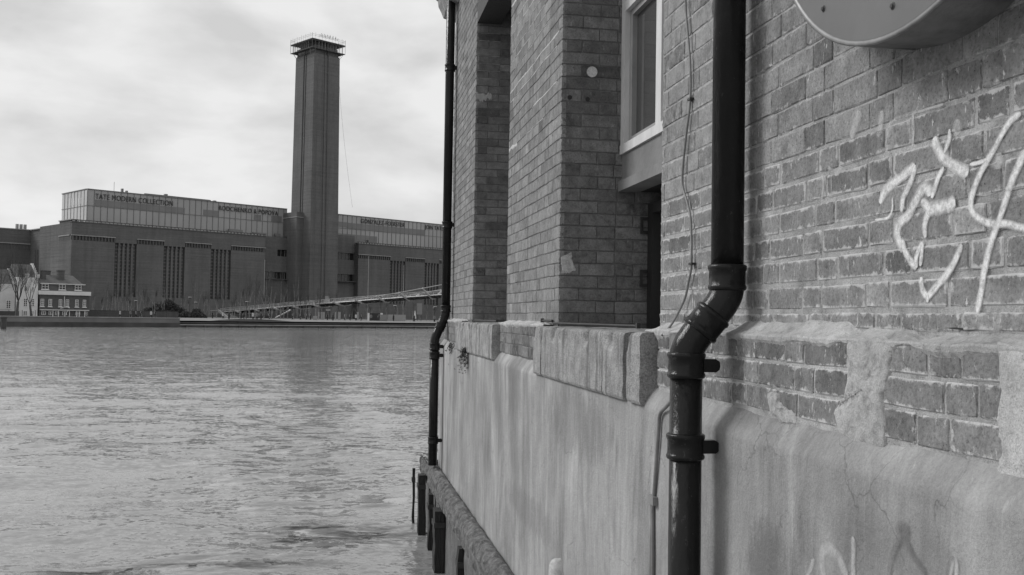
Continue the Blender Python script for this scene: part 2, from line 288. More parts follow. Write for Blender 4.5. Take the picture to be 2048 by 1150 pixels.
# ------------------------------------------------------------------ object helpers
MW = {}
def mw(o):
    if o is None: return Matrix.Identity(4)
    return MW.get(o.name, Matrix.Identity(4))
def props(o, label=None, cat=None, group=None, kind=None):
    if label: o['label'] = label
    if cat: o['category'] = cat
    if group: o['group'] = group
    if kind: o['kind'] = kind
    return o
def thing(name, label, cat, loc=(0, 0, 0), rz=0.0, group=None):
    o = bpy.data.objects.new(name, None); COL.objects.link(o); o.location = loc; o.rotation_euler = (0, 0, rz)
    MW[o.name] = Matrix.Translation(Vector(loc)) @ Matrix.Rotation(rz, 4, 'Z')
    o.empty_display_size = 0.2
    return props(o, label, cat, group)
class MB:
    """collects geometry in world coordinates (or in the frame f) and links it as one object"""
    def __init__(s, f=None): s.v = []; s.f = []; s.fr = f; s.attr = {}; s.mi = []
    def add(s, vs, fs, mi=0):
        b = len(s.v)
        if s.fr is not None: vs = [s.fr @ Vector(p) for p in vs]
        s.v += [tuple(p) for p in vs]; s.f += [tuple(b+i for i in f) for f in fs]; s.mi += [mi]*len(fs); return b
    def box(s, a, b, mi=0):
        (x0, y0, z0), (x1, y1, z1) = a, b
        x0, x1 = sorted((x0, x1)); y0, y1 = sorted((y0, y1)); z0, z1 = sorted((z0, z1))
        vs = [(x0, y0, z0), (x1, y0, z0), (x1, y1, z0), (x0, y1, z0), (x0, y0, z1), (x1, y0, z1), (x1, y1, z1), (x0, y1, z1)]
        s.add(vs, [(0, 3, 2, 1), (4, 5, 6, 7), (0, 1, 5, 4), (1, 2, 6, 5), (2, 3, 7, 6), (3, 0, 4, 7)], mi); return s
    def poly(s, pts, mi=0): s.add(pts, [tuple(range(len(pts)))], mi); return s
    def prism(s, pts, d, mi=0):
        n = len(pts); d = Vector(d); vs = [Vector(p) for p in pts] + [Vector(p)+d for p in pts]
        s.add(vs, [tuple(range(n)), tuple(range(2*n-1, n-1, -1))] + [(i, i+n, (i+1) % n+n, (i+1) % n) for i in range(n)], mi); return s
    def tube(s, pts, rad, n=6, caps=True, mi=0):
        pts = [Vector(p) for p in pts]; rs = rad if isinstance(rad, (list, tuple)) else [rad]*len(pts)
        vs = []; prev = None
        for i, p in enumerate(pts):
            d = (pts[min(i+1, len(pts)-1)] - pts[max(i-1, 0)]).normalized()
            if prev is None:
                a = Vector((0, 0, 1)) if abs(d.z) < 0.9 else Vector((1, 0, 0)); e1 = d.cross(a).normalized()
            else: e1 = (prev - d*prev.dot(d)).normalized()
            prev = e1; e2 = d.cross(e1)
            for k in range(n):
                an = 2*math.pi*k/n; vs.append(p + (e1*math.cos(an)+e2*math.sin(an))*rs[i])
        fs = []
        for i in range(len(pts)-1):
            for k in range(n): fs.append((i*n+k, i*n+(k+1) % n, (i+1)*n+(k+1) % n, (i+1)*n+k))
        if caps: fs += [tuple(range(n-1, -1, -1)), tuple((len(pts)-1)*n+k for k in range(n))]
        s.add(vs, fs, mi); return s
    def lathe(s, prof, c, axis_='Z', n=24, mi=0):
        vs = []; c = Vector(c)
        for (r, h) in prof:
            for k in range(n):
                a = 2*math.pi*k/n; x, y = r*math.cos(a), r*math.sin(a)
                vs.append(c + (Vector((x, y, h)) if axis_ == 'Z' else Vector((h, x, y))))
        fs = [(i*n+k, i*n+(k+1) % n, (i+1)*n+(k+1) % n, (i+1)*n+k) for i in range(len(prof)-1) for k in range(n)]
        s.add(vs, fs, mi); return s
    def grid(s, P, mi=0):
        """P: rows of points"""
        h, w = len(P), len(P[0]); s.add([p for r in P for p in r], [(i*w+j, i*w+j+1, (i+1)*w+j+1, (i+1)*w+j) for i in range(h-1) for j in range(w-1)], mi); return s
    def build(s, name, mat, parent=None, smooth=False, fix=True, **kw):
        me = bpy.data.meshes.new(name); me.from_pydata(s.v, [], s.f)
        mats = mat if isinstance(mat, (list, tuple)) else [mat]
        for m_ in mats: me.materials.append(m_)
        if len(mats) > 1: me.polygons.foreach_set('material_index', s.mi)
        for k, a in s.attr.items():
            at = me.attributes.new(k, 'FLOAT', 'POINT'); at.data.foreach_set('value', np.asarray(a, dtype=np.float32))
        if fix:
            bm = bmesh.new(); bm.from_mesh(me); bmesh.ops.recalc_face_normals(bm, faces=bm.faces); bm.to_mesh(me); bm.free()
        if smooth: me.polygons.foreach_set('use_smooth', [True]*len(me.polygons))
        if parent is not None: me.transform(mw(parent).inverted())
        me.update()
        o = bpy.data.objects.new(name, me); COL.objects.link(o)
        if parent is not None:
            o.parent = parent; MW[o.name] = mw(parent)
        return props(o, **kw)
def copy_tree(o, parent=None, loc=None, rz=None, scale=None, label=None):
    c = o.copy(); COL.objects.link(c); c.parent = parent
    if loc is not None: c.location = loc
    if rz is not None: c.rotation_euler = (0, 0, rz)
    if scale is not None: c.scale = scale
    if label: c['label'] = label
    for ch in list(o.children): copy_tree(ch, c)
    return c
from mathutils import noise as mnoise
def fb(x, y, z, o=3):
    return mnoise.fractal(Vector((x, y, z)), 1.0, 2.0, o)

# ------------------------------------------------------------------ river and far land
A34 = R(34.5)
TP = Vector((-9.6, 345.0, 0)); U = Vector((math.cos(A34), math.sin(A34), 0)); NN = Vector((-U.y, U.x, 0))
FAC = Matrix.Translation(TP) @ Matrix.Rotation(A34, 4, 'Z')         # frame of the gallery: x along the front, y into the building
BANK = -131.5
def river():
    b = MB(); x0, x1, y0, y1 = -17.0, 1.9, 6.0, 46.0; nx, ny = 260, 480
    xs = np.linspace(x0, x1, nx); t_ = np.linspace(0, 1, ny); ys = y0 + (y1-y0)*t_**1.35
    X, Y = np.meshgrid(xs, ys); Z = np.zeros_like(X)
    for i in range(64):
        wl = 0.30*(1.055**i); th = rng.normal(1.25, 0.55); k = 2*math.pi/wl
        Z += 0.0022*wl**0.85*np.sin(k*(X*math.cos(th)+Y*math.sin(th)) + rng.uniform(0, 6.28) + 0.8*np.sin(0.7*X+i)+0.6*np.sin(0.45*Y+2*i))
    # a boil in the current, with short steep ripples round it
    def boil(cx, cy, rx, ry, amp, wl0, ang):
        global _
        c, s = math.cos(ang), math.sin(ang); dx, dy = X-cx, Y-cy
        e = np.exp(-((dx*c+dy*s)/rx)**2-((-dx*s+dy*c)/ry)**2); q = np.zeros_like(X)
        for i in range(26):
            wl = wl0*(1+0.09*i); th = rng.uniform(0, 3.14); k = 2*math.pi/wl
            q += np.sin(k*(X*math.cos(th)+Y*math.sin(th))+rng.uniform(0, 6.28)+1.1*np.sin(2.1*X+i)+1.2*np.sin(1.7*Y-i))
        return e*amp*q
    Z += boil(-0.1, 11.4, 0.9, 0.9, 0.0022, 0.24, 0.2) + boil(-1.0, 10.4, 1.2, 0.4, 0.0018, 0.22, 0.3) + boil(-0.3, 15.5, 1.6, 2.6, 0.0014, 0.24, 0.0)
    ed = np.minimum(np.minimum((X-x0)/4.0, (x1-X)/0.8), np.minimum((Y-y0)/1.0, (y1-Y)/16.0)); ed = np.clip(ed, 0, 1)
    Z = WATER + Z*ed
    b.v = [tuple(p) for p in np.stack([X, Y, Z], -1).reshape(-1, 3)]
    idx = np.arange(nx*ny).reshape(ny, nx)
    b.f = [tuple(q) for q in np.stack([idx[:-1, :-1], idx[:-1, 1:], idx[1:, 1:], idx[1:, :-1]], -1).reshape(-1, 4)]; b.mi = [0]*len(b.f)
    B = 2500.0
    for (xa, xb, ya, yb) in ((-B, B, -B, y0), (-B, B, y1, B), (-B, x0, y0, y1), (x1, B, y0, y1)):
        b.poly([(xa, ya, WATER), (xb, ya, WATER), (xb, yb, WATER), (xa, yb, WATER)])
    b.build('river', M['water'], smooth=True, fix=False, kind='structure')
river()
MB(FAC).poly([(-2400, BANK+0.6, 1.75), (2400, BANK+0.6, 1.75), (2400, 2600, 1.75), (-2400, 2600, 1.75)]).build('ground', M['ground'], kind='structure')

# ------------------------------------------------------------------ the near building
WX = 1.30       # brick face; the wall runs along world Y
bld = thing('riverside_brick_building', 'weathered brick building close by, rising from the water on a cement rendered base', 'building', (1.6, 5.0, WATER))
PH = EYE+0.108; CO = 0.0749
def style(y, z):
    """bed gap, perpend gap, mortar spread over the bed edge, over the perpend edge, smear"""
    if z < EYE+0.46 and y < 3.9: return 0.014, 0.011, 1.0, 0.80, 0.15
    if y < 2.95: return 0.007, 0.004, 0.55, 0.15, 0.05
    if y < 3.9: return 0.007, 0.006, 0.55, 0.35, 0.75
    return 0.007, 0.006, 0.3, 0.25, 0.12
class Bricks(MB):
    def __init__(s): super().__init__(); s.attr = {'tone': [], 'smear': [], 'edge': []}
    def sync(s, tone=0.5, smear=0.0):
        n = len(s.v)-len(s.attr['tone']); s.attr['tone'] += [tone]*n; s.attr['smear'] += [smear]*n
        s.attr['edge'] += [0.0]*(len(s.v)-len(s.attr['edge']))
    def brick(s, f, a0, a1, z0, z1, tone, smear, eb, ep, chip=(0, 0), wob=0.0026):
        """f(a, z, d) -> world; a along the face, d into the wall; flat face, narrow worn arris"""
        P = []; tilt = np.clip(rng.normal(0, 0.0006, 3), -0.001, 0.001); W_, H_ = a1-a0, z1-z0
        us = [0, min(0.003/W_, .1), min(0.017/W_, .3), 0.5, 1-min(0.017/W_, .3), 1-min(0.003/W_, .1), 1]; vs_ = [0, 0.003/H_, 0.018/H_, 0.5, 1-0.015/H_, 1-0.003/H_, 1]
        for j, v_ in enumerate(vs_):
            row = []
            for i, u_ in enumerate(us):
                a = a0+W_*u_; z = z0+H_*v_; d = tilt[0]+tilt[1]*(u_-0.5)+tilt[2]*(v_-0.5)
                if i in (0, 6): d += 0.0026; a += rng.normal(0, wob*0.5)
                if j in (0, 6): d += 0.0026; z += rng.normal(0, wob*0.5)
                if chip[0] and i < 3: d += chip[0]*(1, .45, .1)[i]*rng.uniform(0.2, 1.3); a += chip[0]*(.3, .1, 0)[i]*rng.uniform(0, 1)
                if chip[1] and i > 3: d += chip[1]*(.1, .45, 1)[i-4]*rng.uniform(0.2, 1.3); a -= chip[1]*(0, .1, .3)[i-4]*rng.uniform(0, 1)
                row.append(f(a, z, d))
                ex = ep if i in (0, 6) else ep*0.72 if i in (1, 5) else 0.0; ez = eb if j in (0, 6) else eb*0.72 if j in (1, 5) else 0.0
                s.attr['edge'].append(max(ex, ez))
            P.append(row)
        s.grid(P); nu, nv = 7, 7
        ring = [(0, i) for i in range(nu)] + [(j, nu-1) for j in range(1, nv)] + [(nv-1, i) for i in range(nu-2, -1, -1)] + [(j, 0) for j in range(nv-2, 0, -1)]
        rp = [P[j][i] for j, i in ring]; bk = [f(a0+W_*us[i], z0+H_*vs_[j], 0.03) for j, i in ring]; n = len(ring)
        s.add(rp+bk, [(k, k+n, (k+1) % n+n, (k+1) % n) for k in range(n)])
        s.attr['edge'] += [eb]*(2*n); s.sync(tone, smear)
    def field(s, f, a0, a1, z0, z1, phase=PH, chips=(0, 0), st=None, dark=0.10, tone_sh=0.0):
        k0 = math.ceil((z0-phase)/CO-0.5); k1 = math.floor((z1-phase)/CO+1e-6)
        for k in range(k0, k1):
            zb, zt = max(phase+k*CO, z0), phase+(k+1)*CO
            L = [0.1025, 0.215]; a = a0 - (0.17 if k % 2 else 0.0); i = k % 2
            if chips[0]: a = a0; i = k % 2
            while a < a1-0.004:
                gb, gp, eb, ep, sm = (st or style)(a, zb)
                w_ = L[i % 2]*(1+rng.normal(0, 0.025)) + 0.010; b0, b1 = max(a, a0), min(a+w_, a1)
                if a1-b1 < 0.035: b1 = a1
                if b1-b0 > 0.02:
                    t_ = float(np.clip(rng.beta(2.6, 2.4)+tone_sh, 0.06, 0.97))
                    if rng.random() < dark: t_ *= 0.3
                    jz = rng.normal(0, 0.0008)
                    e0 = chips[0] if b0 <= a0+1e-4 else 0; e1 = chips[1] if b1 >= a1-1e-4 else 0
                    s.brick(f, b0+(0 if e0 else gp/2), b1-(0 if e1 else gp/2), zb+gb/2+jz, zt-gb/2+jz, t_, sm*rng.uniform(0.4, 1.5), eb*rng.uniform(.6, 1.15), ep*rng.uniform(.4, 1.2), (e0, e1))
                a += w_; i += 1
class Beads(MB):
    """irregular mortar squeezed out of the joints"""
    def bead(s, pts, nrm, hw):
        n = len(pts)
        if n < 4: return
        up = (Vector(pts[-1])-Vector(pts[0])).normalized().cross(Vector(nrm)).normalized(); nv_ = Vector(nrm).normalized()
        hw = np.asarray(hw if hasattr(hw, '__len__') else [hw]*n, float)
        def walk(a):
            x = rng.normal(0, 1, n+8); x = np.convolve(x, np.ones(5)/5, 'same')[:n]*2.0
            y = rng.normal(0, 1, n)
            return a*(1+0.42*x+0.22*y)
        w1, w2 = np.clip(walk(hw), 0.0012, None), np.clip(walk(hw), 0.0012, None); pr = 0.0008+0.0005*rng.normal(0, 1, n)
        rows = [[], [], [], []]
        for i, p in enumerate(pts):
            p = Vector(p)
            rows[0].append(p+up*w1[i]-nv_*0.0035); rows[1].append(p+up*w1[i]*0.7+nv_*pr[i]*0.6)
            rows[2].append(p-up*w2[i]*0.55+nv_*pr[i]); rows[3].append(p-up*w2[i]-nv_*0.0035)
        s.grid(rows)
def warp(a, z, k): return 0.0035*fb(a*2.3+k, z*2.6, 1.7, 2), 0.0028*fb(a*3.1, z*4.0+k, 6.1, 2)
def front(y, z, d):
    w1, w2 = warp(y, z, 0.0); return Vector((WX+d+w1, y+w2*0.7, z+w2))
O2, O1 = (3.885, 5.77), (7.62, 9.60); END = 11.50; TOP = 7.3; LINT = 6.0
# main wall next to the viewer
w = Bricks()
w.field(front, -1.6, O2[0], EYE-0.02, 5.35, chips=(0, 0.010))
w.box((WX+0.012, -3.0, 3.06), (3.2, O2[0]-0.004, TOP+0.6), 1); w.sync()
w.grid([[front(y, z, 0.0034) for y in np.arange(-3.0, O2[0]-0.003, 0.043)]+[front(O2[0]-0.003, z, 0.004)] for z in np.arange(EYE-0.04, 5.40, 0.04)], 1); w.sync()
def jamb(y): return lambda x, z, d: Vector((x, y-d, z))
w.field(jamb(O2[0]), WX+0.012, 2.6, EYE+0.005, 5.35, st=lambda a, z: (0.008, 0.006, 0.3, 0.3, 0.1))
w.build('wall', [M['brick'], M['mortar']], bld)
# piers
def pier(y0, y1, depth=2.6):
    p = Bricks()
    st = lambda a, z: (0.006, 0.005, 0.35, 0.3, 0.10 + (0.35 if z < 4.0 else 0.0))
    p.field(front, y0, y1, EYE-0.03, TOP, chips=(0.014, 0.010), st=st)
    p.box((WX+0.010, y0+0.005, 3.03), (depth, y1-0.005, TOP+0.6), 1); p.sync()
    p.grid([[front(y, z, 0.0036) for y in np.linspace(y0+0.012, y1-0.010, 45)] for z in np.arange(EYE-0.06, TOP, 0.05)], 1); p.sync()
    o = p.build('pier', [M['brick_pier'], M['mortar_dark']], bld)
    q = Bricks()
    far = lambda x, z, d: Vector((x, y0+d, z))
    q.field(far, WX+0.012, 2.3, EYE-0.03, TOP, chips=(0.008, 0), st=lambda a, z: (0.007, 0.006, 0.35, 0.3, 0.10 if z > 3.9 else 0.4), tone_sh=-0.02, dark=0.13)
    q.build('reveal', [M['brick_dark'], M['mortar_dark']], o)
    return o
p2 = pier(O2[1], O1[0]); p1 = pier(O1[1], END)
# pale pointing lines and lime runs on the middle pier, with cement patches
bd = Beads()
for k, y0_, y1_, hw_ in ((29, 6.35, 7.60, 0.004), (28, 6.3, 7.6, 0.004), (27, 6.2, 7.55, 0.003), (26, 6.3, 7.5, 0.0035), (25, 6.25, 7.6, 0.0035), (24, 6.1, 7.4, 0.003), (22, 5.85, 7.6, 0.006), (21, 5.9, 7.6, 0.0045), (18, 5.9, 6.7, 0.005), (16, 6.3, 6.9, 0.003)):
    zz = PH+k*CO
    bd.bead([front(q, zz+0.0015*math.sin(q*9), 0) for q in np.arange(y0_, y1_, 0.02)], (-1, 0, 0), hw_)
for k in (31,):
    bd.bead([front(q, PH+k*CO+0.002*math.sin(q*7), -0.001) for q in np.arange(6.7, 7.6, 0.02)], (-1, 0, 0), 0.013)
bd.bead([front(q, PH+16*CO+0.004*math.sin(q*17), -0.001) for q in np.arange(7.25, 7.6, 0.015)], (-1, 0, 0), 0.017)
bd.build('pointing', simple('lime_pointing', 0.50, 0.9, 0.12, 30), p2)
bd = Beads()
far96 = lambda x, z, d: Vector((x, O1[1]+d, z))
for k in (30, 31, 32, 33, 34, 35, 36):
    bd.bead([far96(q, PH+k*CO, 0) for q in np.arange(1.31, 1.54, 0.012)], (0, -1, 0), 0.0035)
bd.build('pointing', simple('lime_pointing_dull', 0.30, 0.9, 0.15, 30), p1); bd = Beads()
bd.bead([far96(q, 5.27+0.01*math.sin(q*40), -0.003) for q in np.arange(1.30, 1.47, 0.01)], (0, -1, 0), 0.030)
bd.build('pointing', simple('lime_pointing_aged', 0.36, 0.9, 0.15, 30), p1)
# cement repair on the corner of the middle pier
def blob(name, f, pts, mat, parent, th=0.012, sc=25, n=18, **kw):
    c = Vector((sum(p[0] for p in pts)/len(pts), sum(p[1] for p in pts)/len(pts))); b = MB(); rings = []
    per = []
    for i in range(len(pts)):
        a, q = Vector(pts[i]), Vector(pts[(i+1) % len(pts)])
        for t_ in np.linspace(0, 1, 7)[:-1]: per.append(a.lerp(q, t_)+Vector((rng.normal(0, .0022), rng.normal(0, .0022))))
    per.append(per[0])
    for r_ in np.linspace(0.02, 1, n):
        row = []
        for p in per:
            q = c.lerp(p, r_); d = -th*(1-r_**10) - th*(0.55*fb(q.x*sc, q.y*sc, 1.3)+0.7*(0.35-abs(fb(q.x*sc*2.2, q.y*sc*1.6, 4.3))))*(1-r_**8) + (0.004 if r_ > 0.97 else 0)
            row.append(f(q.x, q.y, d))
        rings.append(row)
    b.grid(rings); return b.build(name, mat, parent, smooth=True, **kw)
far577 = lambda x, z, d: Vector((x, O2[1]+d, z))
blob('cement_patch', far577, [(1.31, 3.47), (1.375, 3.50), (1.39, 3.43), (1.41, 3.39), (1.36, 3.37), (1.315, 3.37)], M['plaster'], p2, 0.004)
# things on the reveal: round plug and two drill holes
MB().lathe([(0.0, 0.0), (0.030, 0.0), (0.034, 0.006), (0.034, 0.02), (0.0, 0.02)], (1.49, O2[1]-0.01, 4.59), 'Z', 16)
pl = MB(); pts = [(1.487+0.033*math.cos(a), O2[1]-0.006, 4.592+0.033*math.sin(a)) for a in np.linspace(0, 2*math.pi, 17)[:-1]]
pl.prism(pts, (0, 0.02, 0)); pl.build('plug', M['plaster'], p2)
for (hx, hz) in ((1.352, 4.43), (1.462, 4.425)):
    h_ = MB(); h_.prism([(hx+0.014*math.cos(a), O2[1]-0.003, hz+0.014*math.sin(a)) for a in np.linspace(0, 2*math.pi, 13)[:-1]], (0, 0.02, 0)); h_.build('drill_hole', M['black'], p2)
# lintels and the wall above the openings
for (y0, y1) in (O2, O1):
    MB().box((WX+0.004, y0-0.12, LINT), (1.54, y1+0.0, LINT+0.22)).build('lintel', M['iron'], bld)
    ab = Bricks(); ab.field(front, y0, y1, LINT+0.24, TOP, st=lambda a, z: (0.007, 0.006, 0.3, 0.3, 0.1)); ab.box((WX+0.004, y0-0.004, LINT+0.24), (1.54, y1+0.004, TOP+0.6), 1); ab.sync()
    ab.build('wall_over_opening', [M['brick'], M['mortar_dark']], bld)
MB().box((WX-0.02, -3.0, TOP+0.6), (7.0, END+0.0, 9.5)).box((3.2, -3.0, 2.4), (7.0, END-0.02, TOP+0.6)).build('upper_wall', M['hbrick'], bld)
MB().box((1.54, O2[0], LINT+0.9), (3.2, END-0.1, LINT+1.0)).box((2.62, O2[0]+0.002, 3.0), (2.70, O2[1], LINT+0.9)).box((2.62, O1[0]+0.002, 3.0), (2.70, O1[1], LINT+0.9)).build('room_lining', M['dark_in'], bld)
# stone cornice at the far corner
cor = MB()
prof = [(0.0, 6.70), (-0.10, 6.73), (-0.13, 6.80), (-0.16, 6.86), (-0.17, 6.93), (-0.24, 6.98), (-0.26, 7.08), (-0.26, 7.45), (0.0, 7.45)]
rows = []
for yy in np.linspace(END-0.35, END+0.42, 22):
    rows.append([(WX+px+0.015*fb(yy*6, pz*6, 2), yy+0.015*fb(yy*6, pz*6, 9), pz) for px, pz in prof])
cor.grid(rows); cor.poly([(p[0], p[1], p[2]) for p in rows[-1]]); cor.poly([(p[0], p[1], p[2]) for p in rows[0]])
cor.box((WX, END-0.30, 6.68), (2.2, END+0.40, 7.44)); cor.build('cornice', M['granite'], bld)

# lower brick band standing a few centimetres proud, with a cement fillet on top
BX = 1.243; 
def bandf(y, z, d):
    w1, w2 = warp(y, z, 9.0); return Vector((BX+d+w1*1.5, y+w2, z+w2*1.4))
PB = EYE-0.04-CO*20
for (a0, a1) in ((-1.6, 3.74), (5.93, 7.54), (9.95, END)):
    near_ = a1 < 4; lw = Bricks()
    lw.field(bandf, a0, a1, EYE-0.29, EYE-0.038, phase=PB, st=(lambda a, z: (0.009, 0.008, 0.9, 0.6, 0.12)) if near_ else (lambda a, z: (0.006, 0.005, 0.3, 0.3, 0.4)), dark=0.25 if near_ else 0.5, tone_sh=0.0 if near_ else -0.2)
    lw.grid([[bandf(y, z, 0.0036) for y in np.arange(a0, a1+0.01, 0.04)] for z in np.arange(EYE-0.32, EYE-0.03, 0.03)], 1)
    lw.box((BX+0.012, a0-(1.4 if near_ else 0), EYE-0.45), (WX+0.2, a1, EYE-0.041), 1); lw.sync()
    lw.build('lower_band', [M['brick_low'], M['mortar'] if near_ else M['mortar_dark']], bld)
def fillet(y0, y1, hgt, name='cement_fillet', rag=1.0):
    b = MB(); rows = []
    for y in np.arange(y0, y1+0.001, 0.009):
        e = min(1, (y-y0)/0.08, (y1-y)/0.08); e = max(0.15, e)
        n1, n2, n3 = fb(y*5, 1, 0), fb(y*5, 5, 0), fb(y*14, 9, 0)
        top = EYE-0.040+hgt*e*(1+0.25*n1); low = EYE-0.046-0.020*e*(1+0.7*n2*rag)
        n4, n5 = fb(y*40, 3, 0), fb(y*33, 8, 0); low += 0.006*n4*rag
        rows.append([(WX+0.006, y, top+0.004+0.003*n4), (WX-0.003-0.003*n3, y, top-0.002+0.003*n5), (WX-0.020-0.006*n3, y, EYE-0.040+hgt*0.66*e+0.002*n4), (WX-0.038-0.006*n5, y, EYE-0.040+hgt*0.33*e), (BX-0.004+0.002*n4, y, EYE-0.038+0.006*n1), (BX-0.006, y, EYE-0.043+0.004*n1), (BX-0.0045+0.002*n5, y, (low+EYE-0.04)/2), (BX+0.004, y, low)])
    b.grid(rows); return b.build(name, M['fillet'], bld)
fillet(2.28, 3.10, 0.042); fillet(3.05, 3.88, 0.030, rag=1.5); fillet(1.0, 2.02, 0.022); fillet(2.00, 2.34, 0.026, rag=2.0); fillet(5.9, 7.6, 0.02); fillet(9.9, END, 0.02)
blob('cement_patch', bandf, [(2.27, 3.055), (2.22, 3.065), (2.10, 3.07), (2.06, 3.05), (2.075, 2.98), (2.10, 2.93), (2.085, 2.87), (2.09, 2.815), (2.20, 2.80), (2.30, 2.82), (2.335, 2.87), (2.28, 2.91), (2.26, 2.98)], M['fillet'], bld, 0.007, 30, 26)
blob('cement_patch', bandf, [(1.70, 3.062), (1.69, 2.98), (1.705, 2.92), (1.69, 2.86), (1.71, 2.80), (1.64, 2.78), (1.3, 2.79), (1.3, 3.055)], M['plaster'], bld, 0.006, 8, 20)
blob('cement_patch', bandf, [(2.72, 2.895), (2.66, 2.90), (2.63, 2.87), (2.55, 2.85), (2.53, 2.82), (2.62, 2.815), (2.70, 2.84)], M['fillet'], bld, 0.007, 30)
dk = MB()
for (ya, yb, za) in ((1.84, 1.95, EYE-0.008),):
    dk.prism([(WX-0.0015, ya, za-0.002), (WX-0.0015, ya+0.03, za-0.004), (WX-0.0015, yb-0.02, za-0.001), (WX-0.0015, yb, za+0.001), (WX-0.0015, yb-0.04, za+0.0025), (WX-0.0015, ya+0.04, za)], (0.02, 0, 0))
dk.build('open_joint', M['dark_in'], bld)

# cement rendered plinth
rows = []
for y in np.concatenate([np.arange(-3.0, 6.0, 0.03), np.arange(6.0, 11.60, 0.08), [11.62]]):
    a, b_ = 0.006*fb(y*1.7, 0, 3), 0.005*fb(y*6, 2, 1); h = 0.014*fb(y*0.9, 4, 1)
    b_ += 0.006*fb(y*19, 3, 6); row = [(BX+0.03, y, 2.838+h), (BX+0.002, y, 2.828+h*0.5+b_), (1.228, y, 2.806+h*0.6+b_*1.3), (1.212+a*0.5, y, 2.780+h*0.6+b_*0.8), (1.2065+a*0.4, y, 2.770+h*0.6+b_*0.5), (1.2025+a*0.3, y, 2.762+h*0.6+b_*0.4), (1.2000+a*0.3, y, 2.753+h*0.6), (1.1995+a*0.3, y, 2.742+h*0.6), (1.1995+a*0.3, y, 2.70)]
    row += [(1.20+0.0035*fb(y*1.1, z*1.1, 8), y, z) for z in np.linspace(2.66, 1.28, 20)]
    rows.append(row)
pl = MB(); pl.grid(rows); pl.poly([tuple(p) for p in rows[-1]] + [(2.0, 11.62, 1.28), (2.0, 11.62, 2.845)])
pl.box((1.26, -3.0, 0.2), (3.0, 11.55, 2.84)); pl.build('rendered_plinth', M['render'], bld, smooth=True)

# stone sills below the openings
def sill_stone(y0, y1, mat, x0=1.177, z0=2.765, z1=3.052, depth=1.62, amp=0.006, sc=None):
    b = MB(); ny = max(6, int((y1-y0)/0.022)); P = []
    prof = [(x0+0.006, z0)] + [(x0, z) for z in np.linspace(z0+0.012, z1-0.035, 10)] + [(x0+0.002, z1-0.014), (x0+0.009, z1-0.004), (x0+0.03, z1)] + [(x, z1) for x in np.linspace(x0+0.09, depth, 8)]
    for i in range(ny+1):
        y = y0+(y1-y0)*i/ny; e = min(i, ny-i); er = 0.003 if e == 0 else 0.0
        scal = 0.060*max(0.0, fb(y*7, 4, 2)+0.02)+0.009*fb(y*38, 1, 1)
        row = []
        for j, (x, z) in enumerate(prof):
            top = j >= 10
            dx = er+amp*0.6*fb(x*22, y*22, z*22)+(scal*(1.0 if 10 <= j <= 12 else 0.45 if j == 9 else 0.0)); dz = (-er-0.5*scal+amp*0.7*fb(x*9+5, y*9, z)) if top else 0
            row.append((x+dx, y, z+dz))
        P.append(row)
    b.grid(P)
    for s_ in (0, -1): b.poly([*P[s_], (depth, P[s_][0][1], z0)])
    b.poly([P[0][0], P[-1][0], (depth, y1, z0), (depth, y0, z0)])
    return b.build('sill_stone', mat, bld)
for (a, c_) in ((3.765, 3.945), (4.0, 4.32), (4.328, 5.675), (5.70, 5.915)): sill_stone(a, c_, M['granite'])
for (a, c_) in ((7.56, 8.74), (8.76, 9.93)): sill_stone(a, c_, M['granite_wet'], z0=2.775)
MB().box((1.20, 3.94, 2.77), (1.5, 4.0, 3.03)).build('stained_joint', M['mortar_dark'], bld)
for o_ in (O2, O1): MB().box((1.55, o_[0]+0.003, 2.9), (2.62, o_[1]-0.003, 3.045)).build('opening_floor', M['panel'], bld)

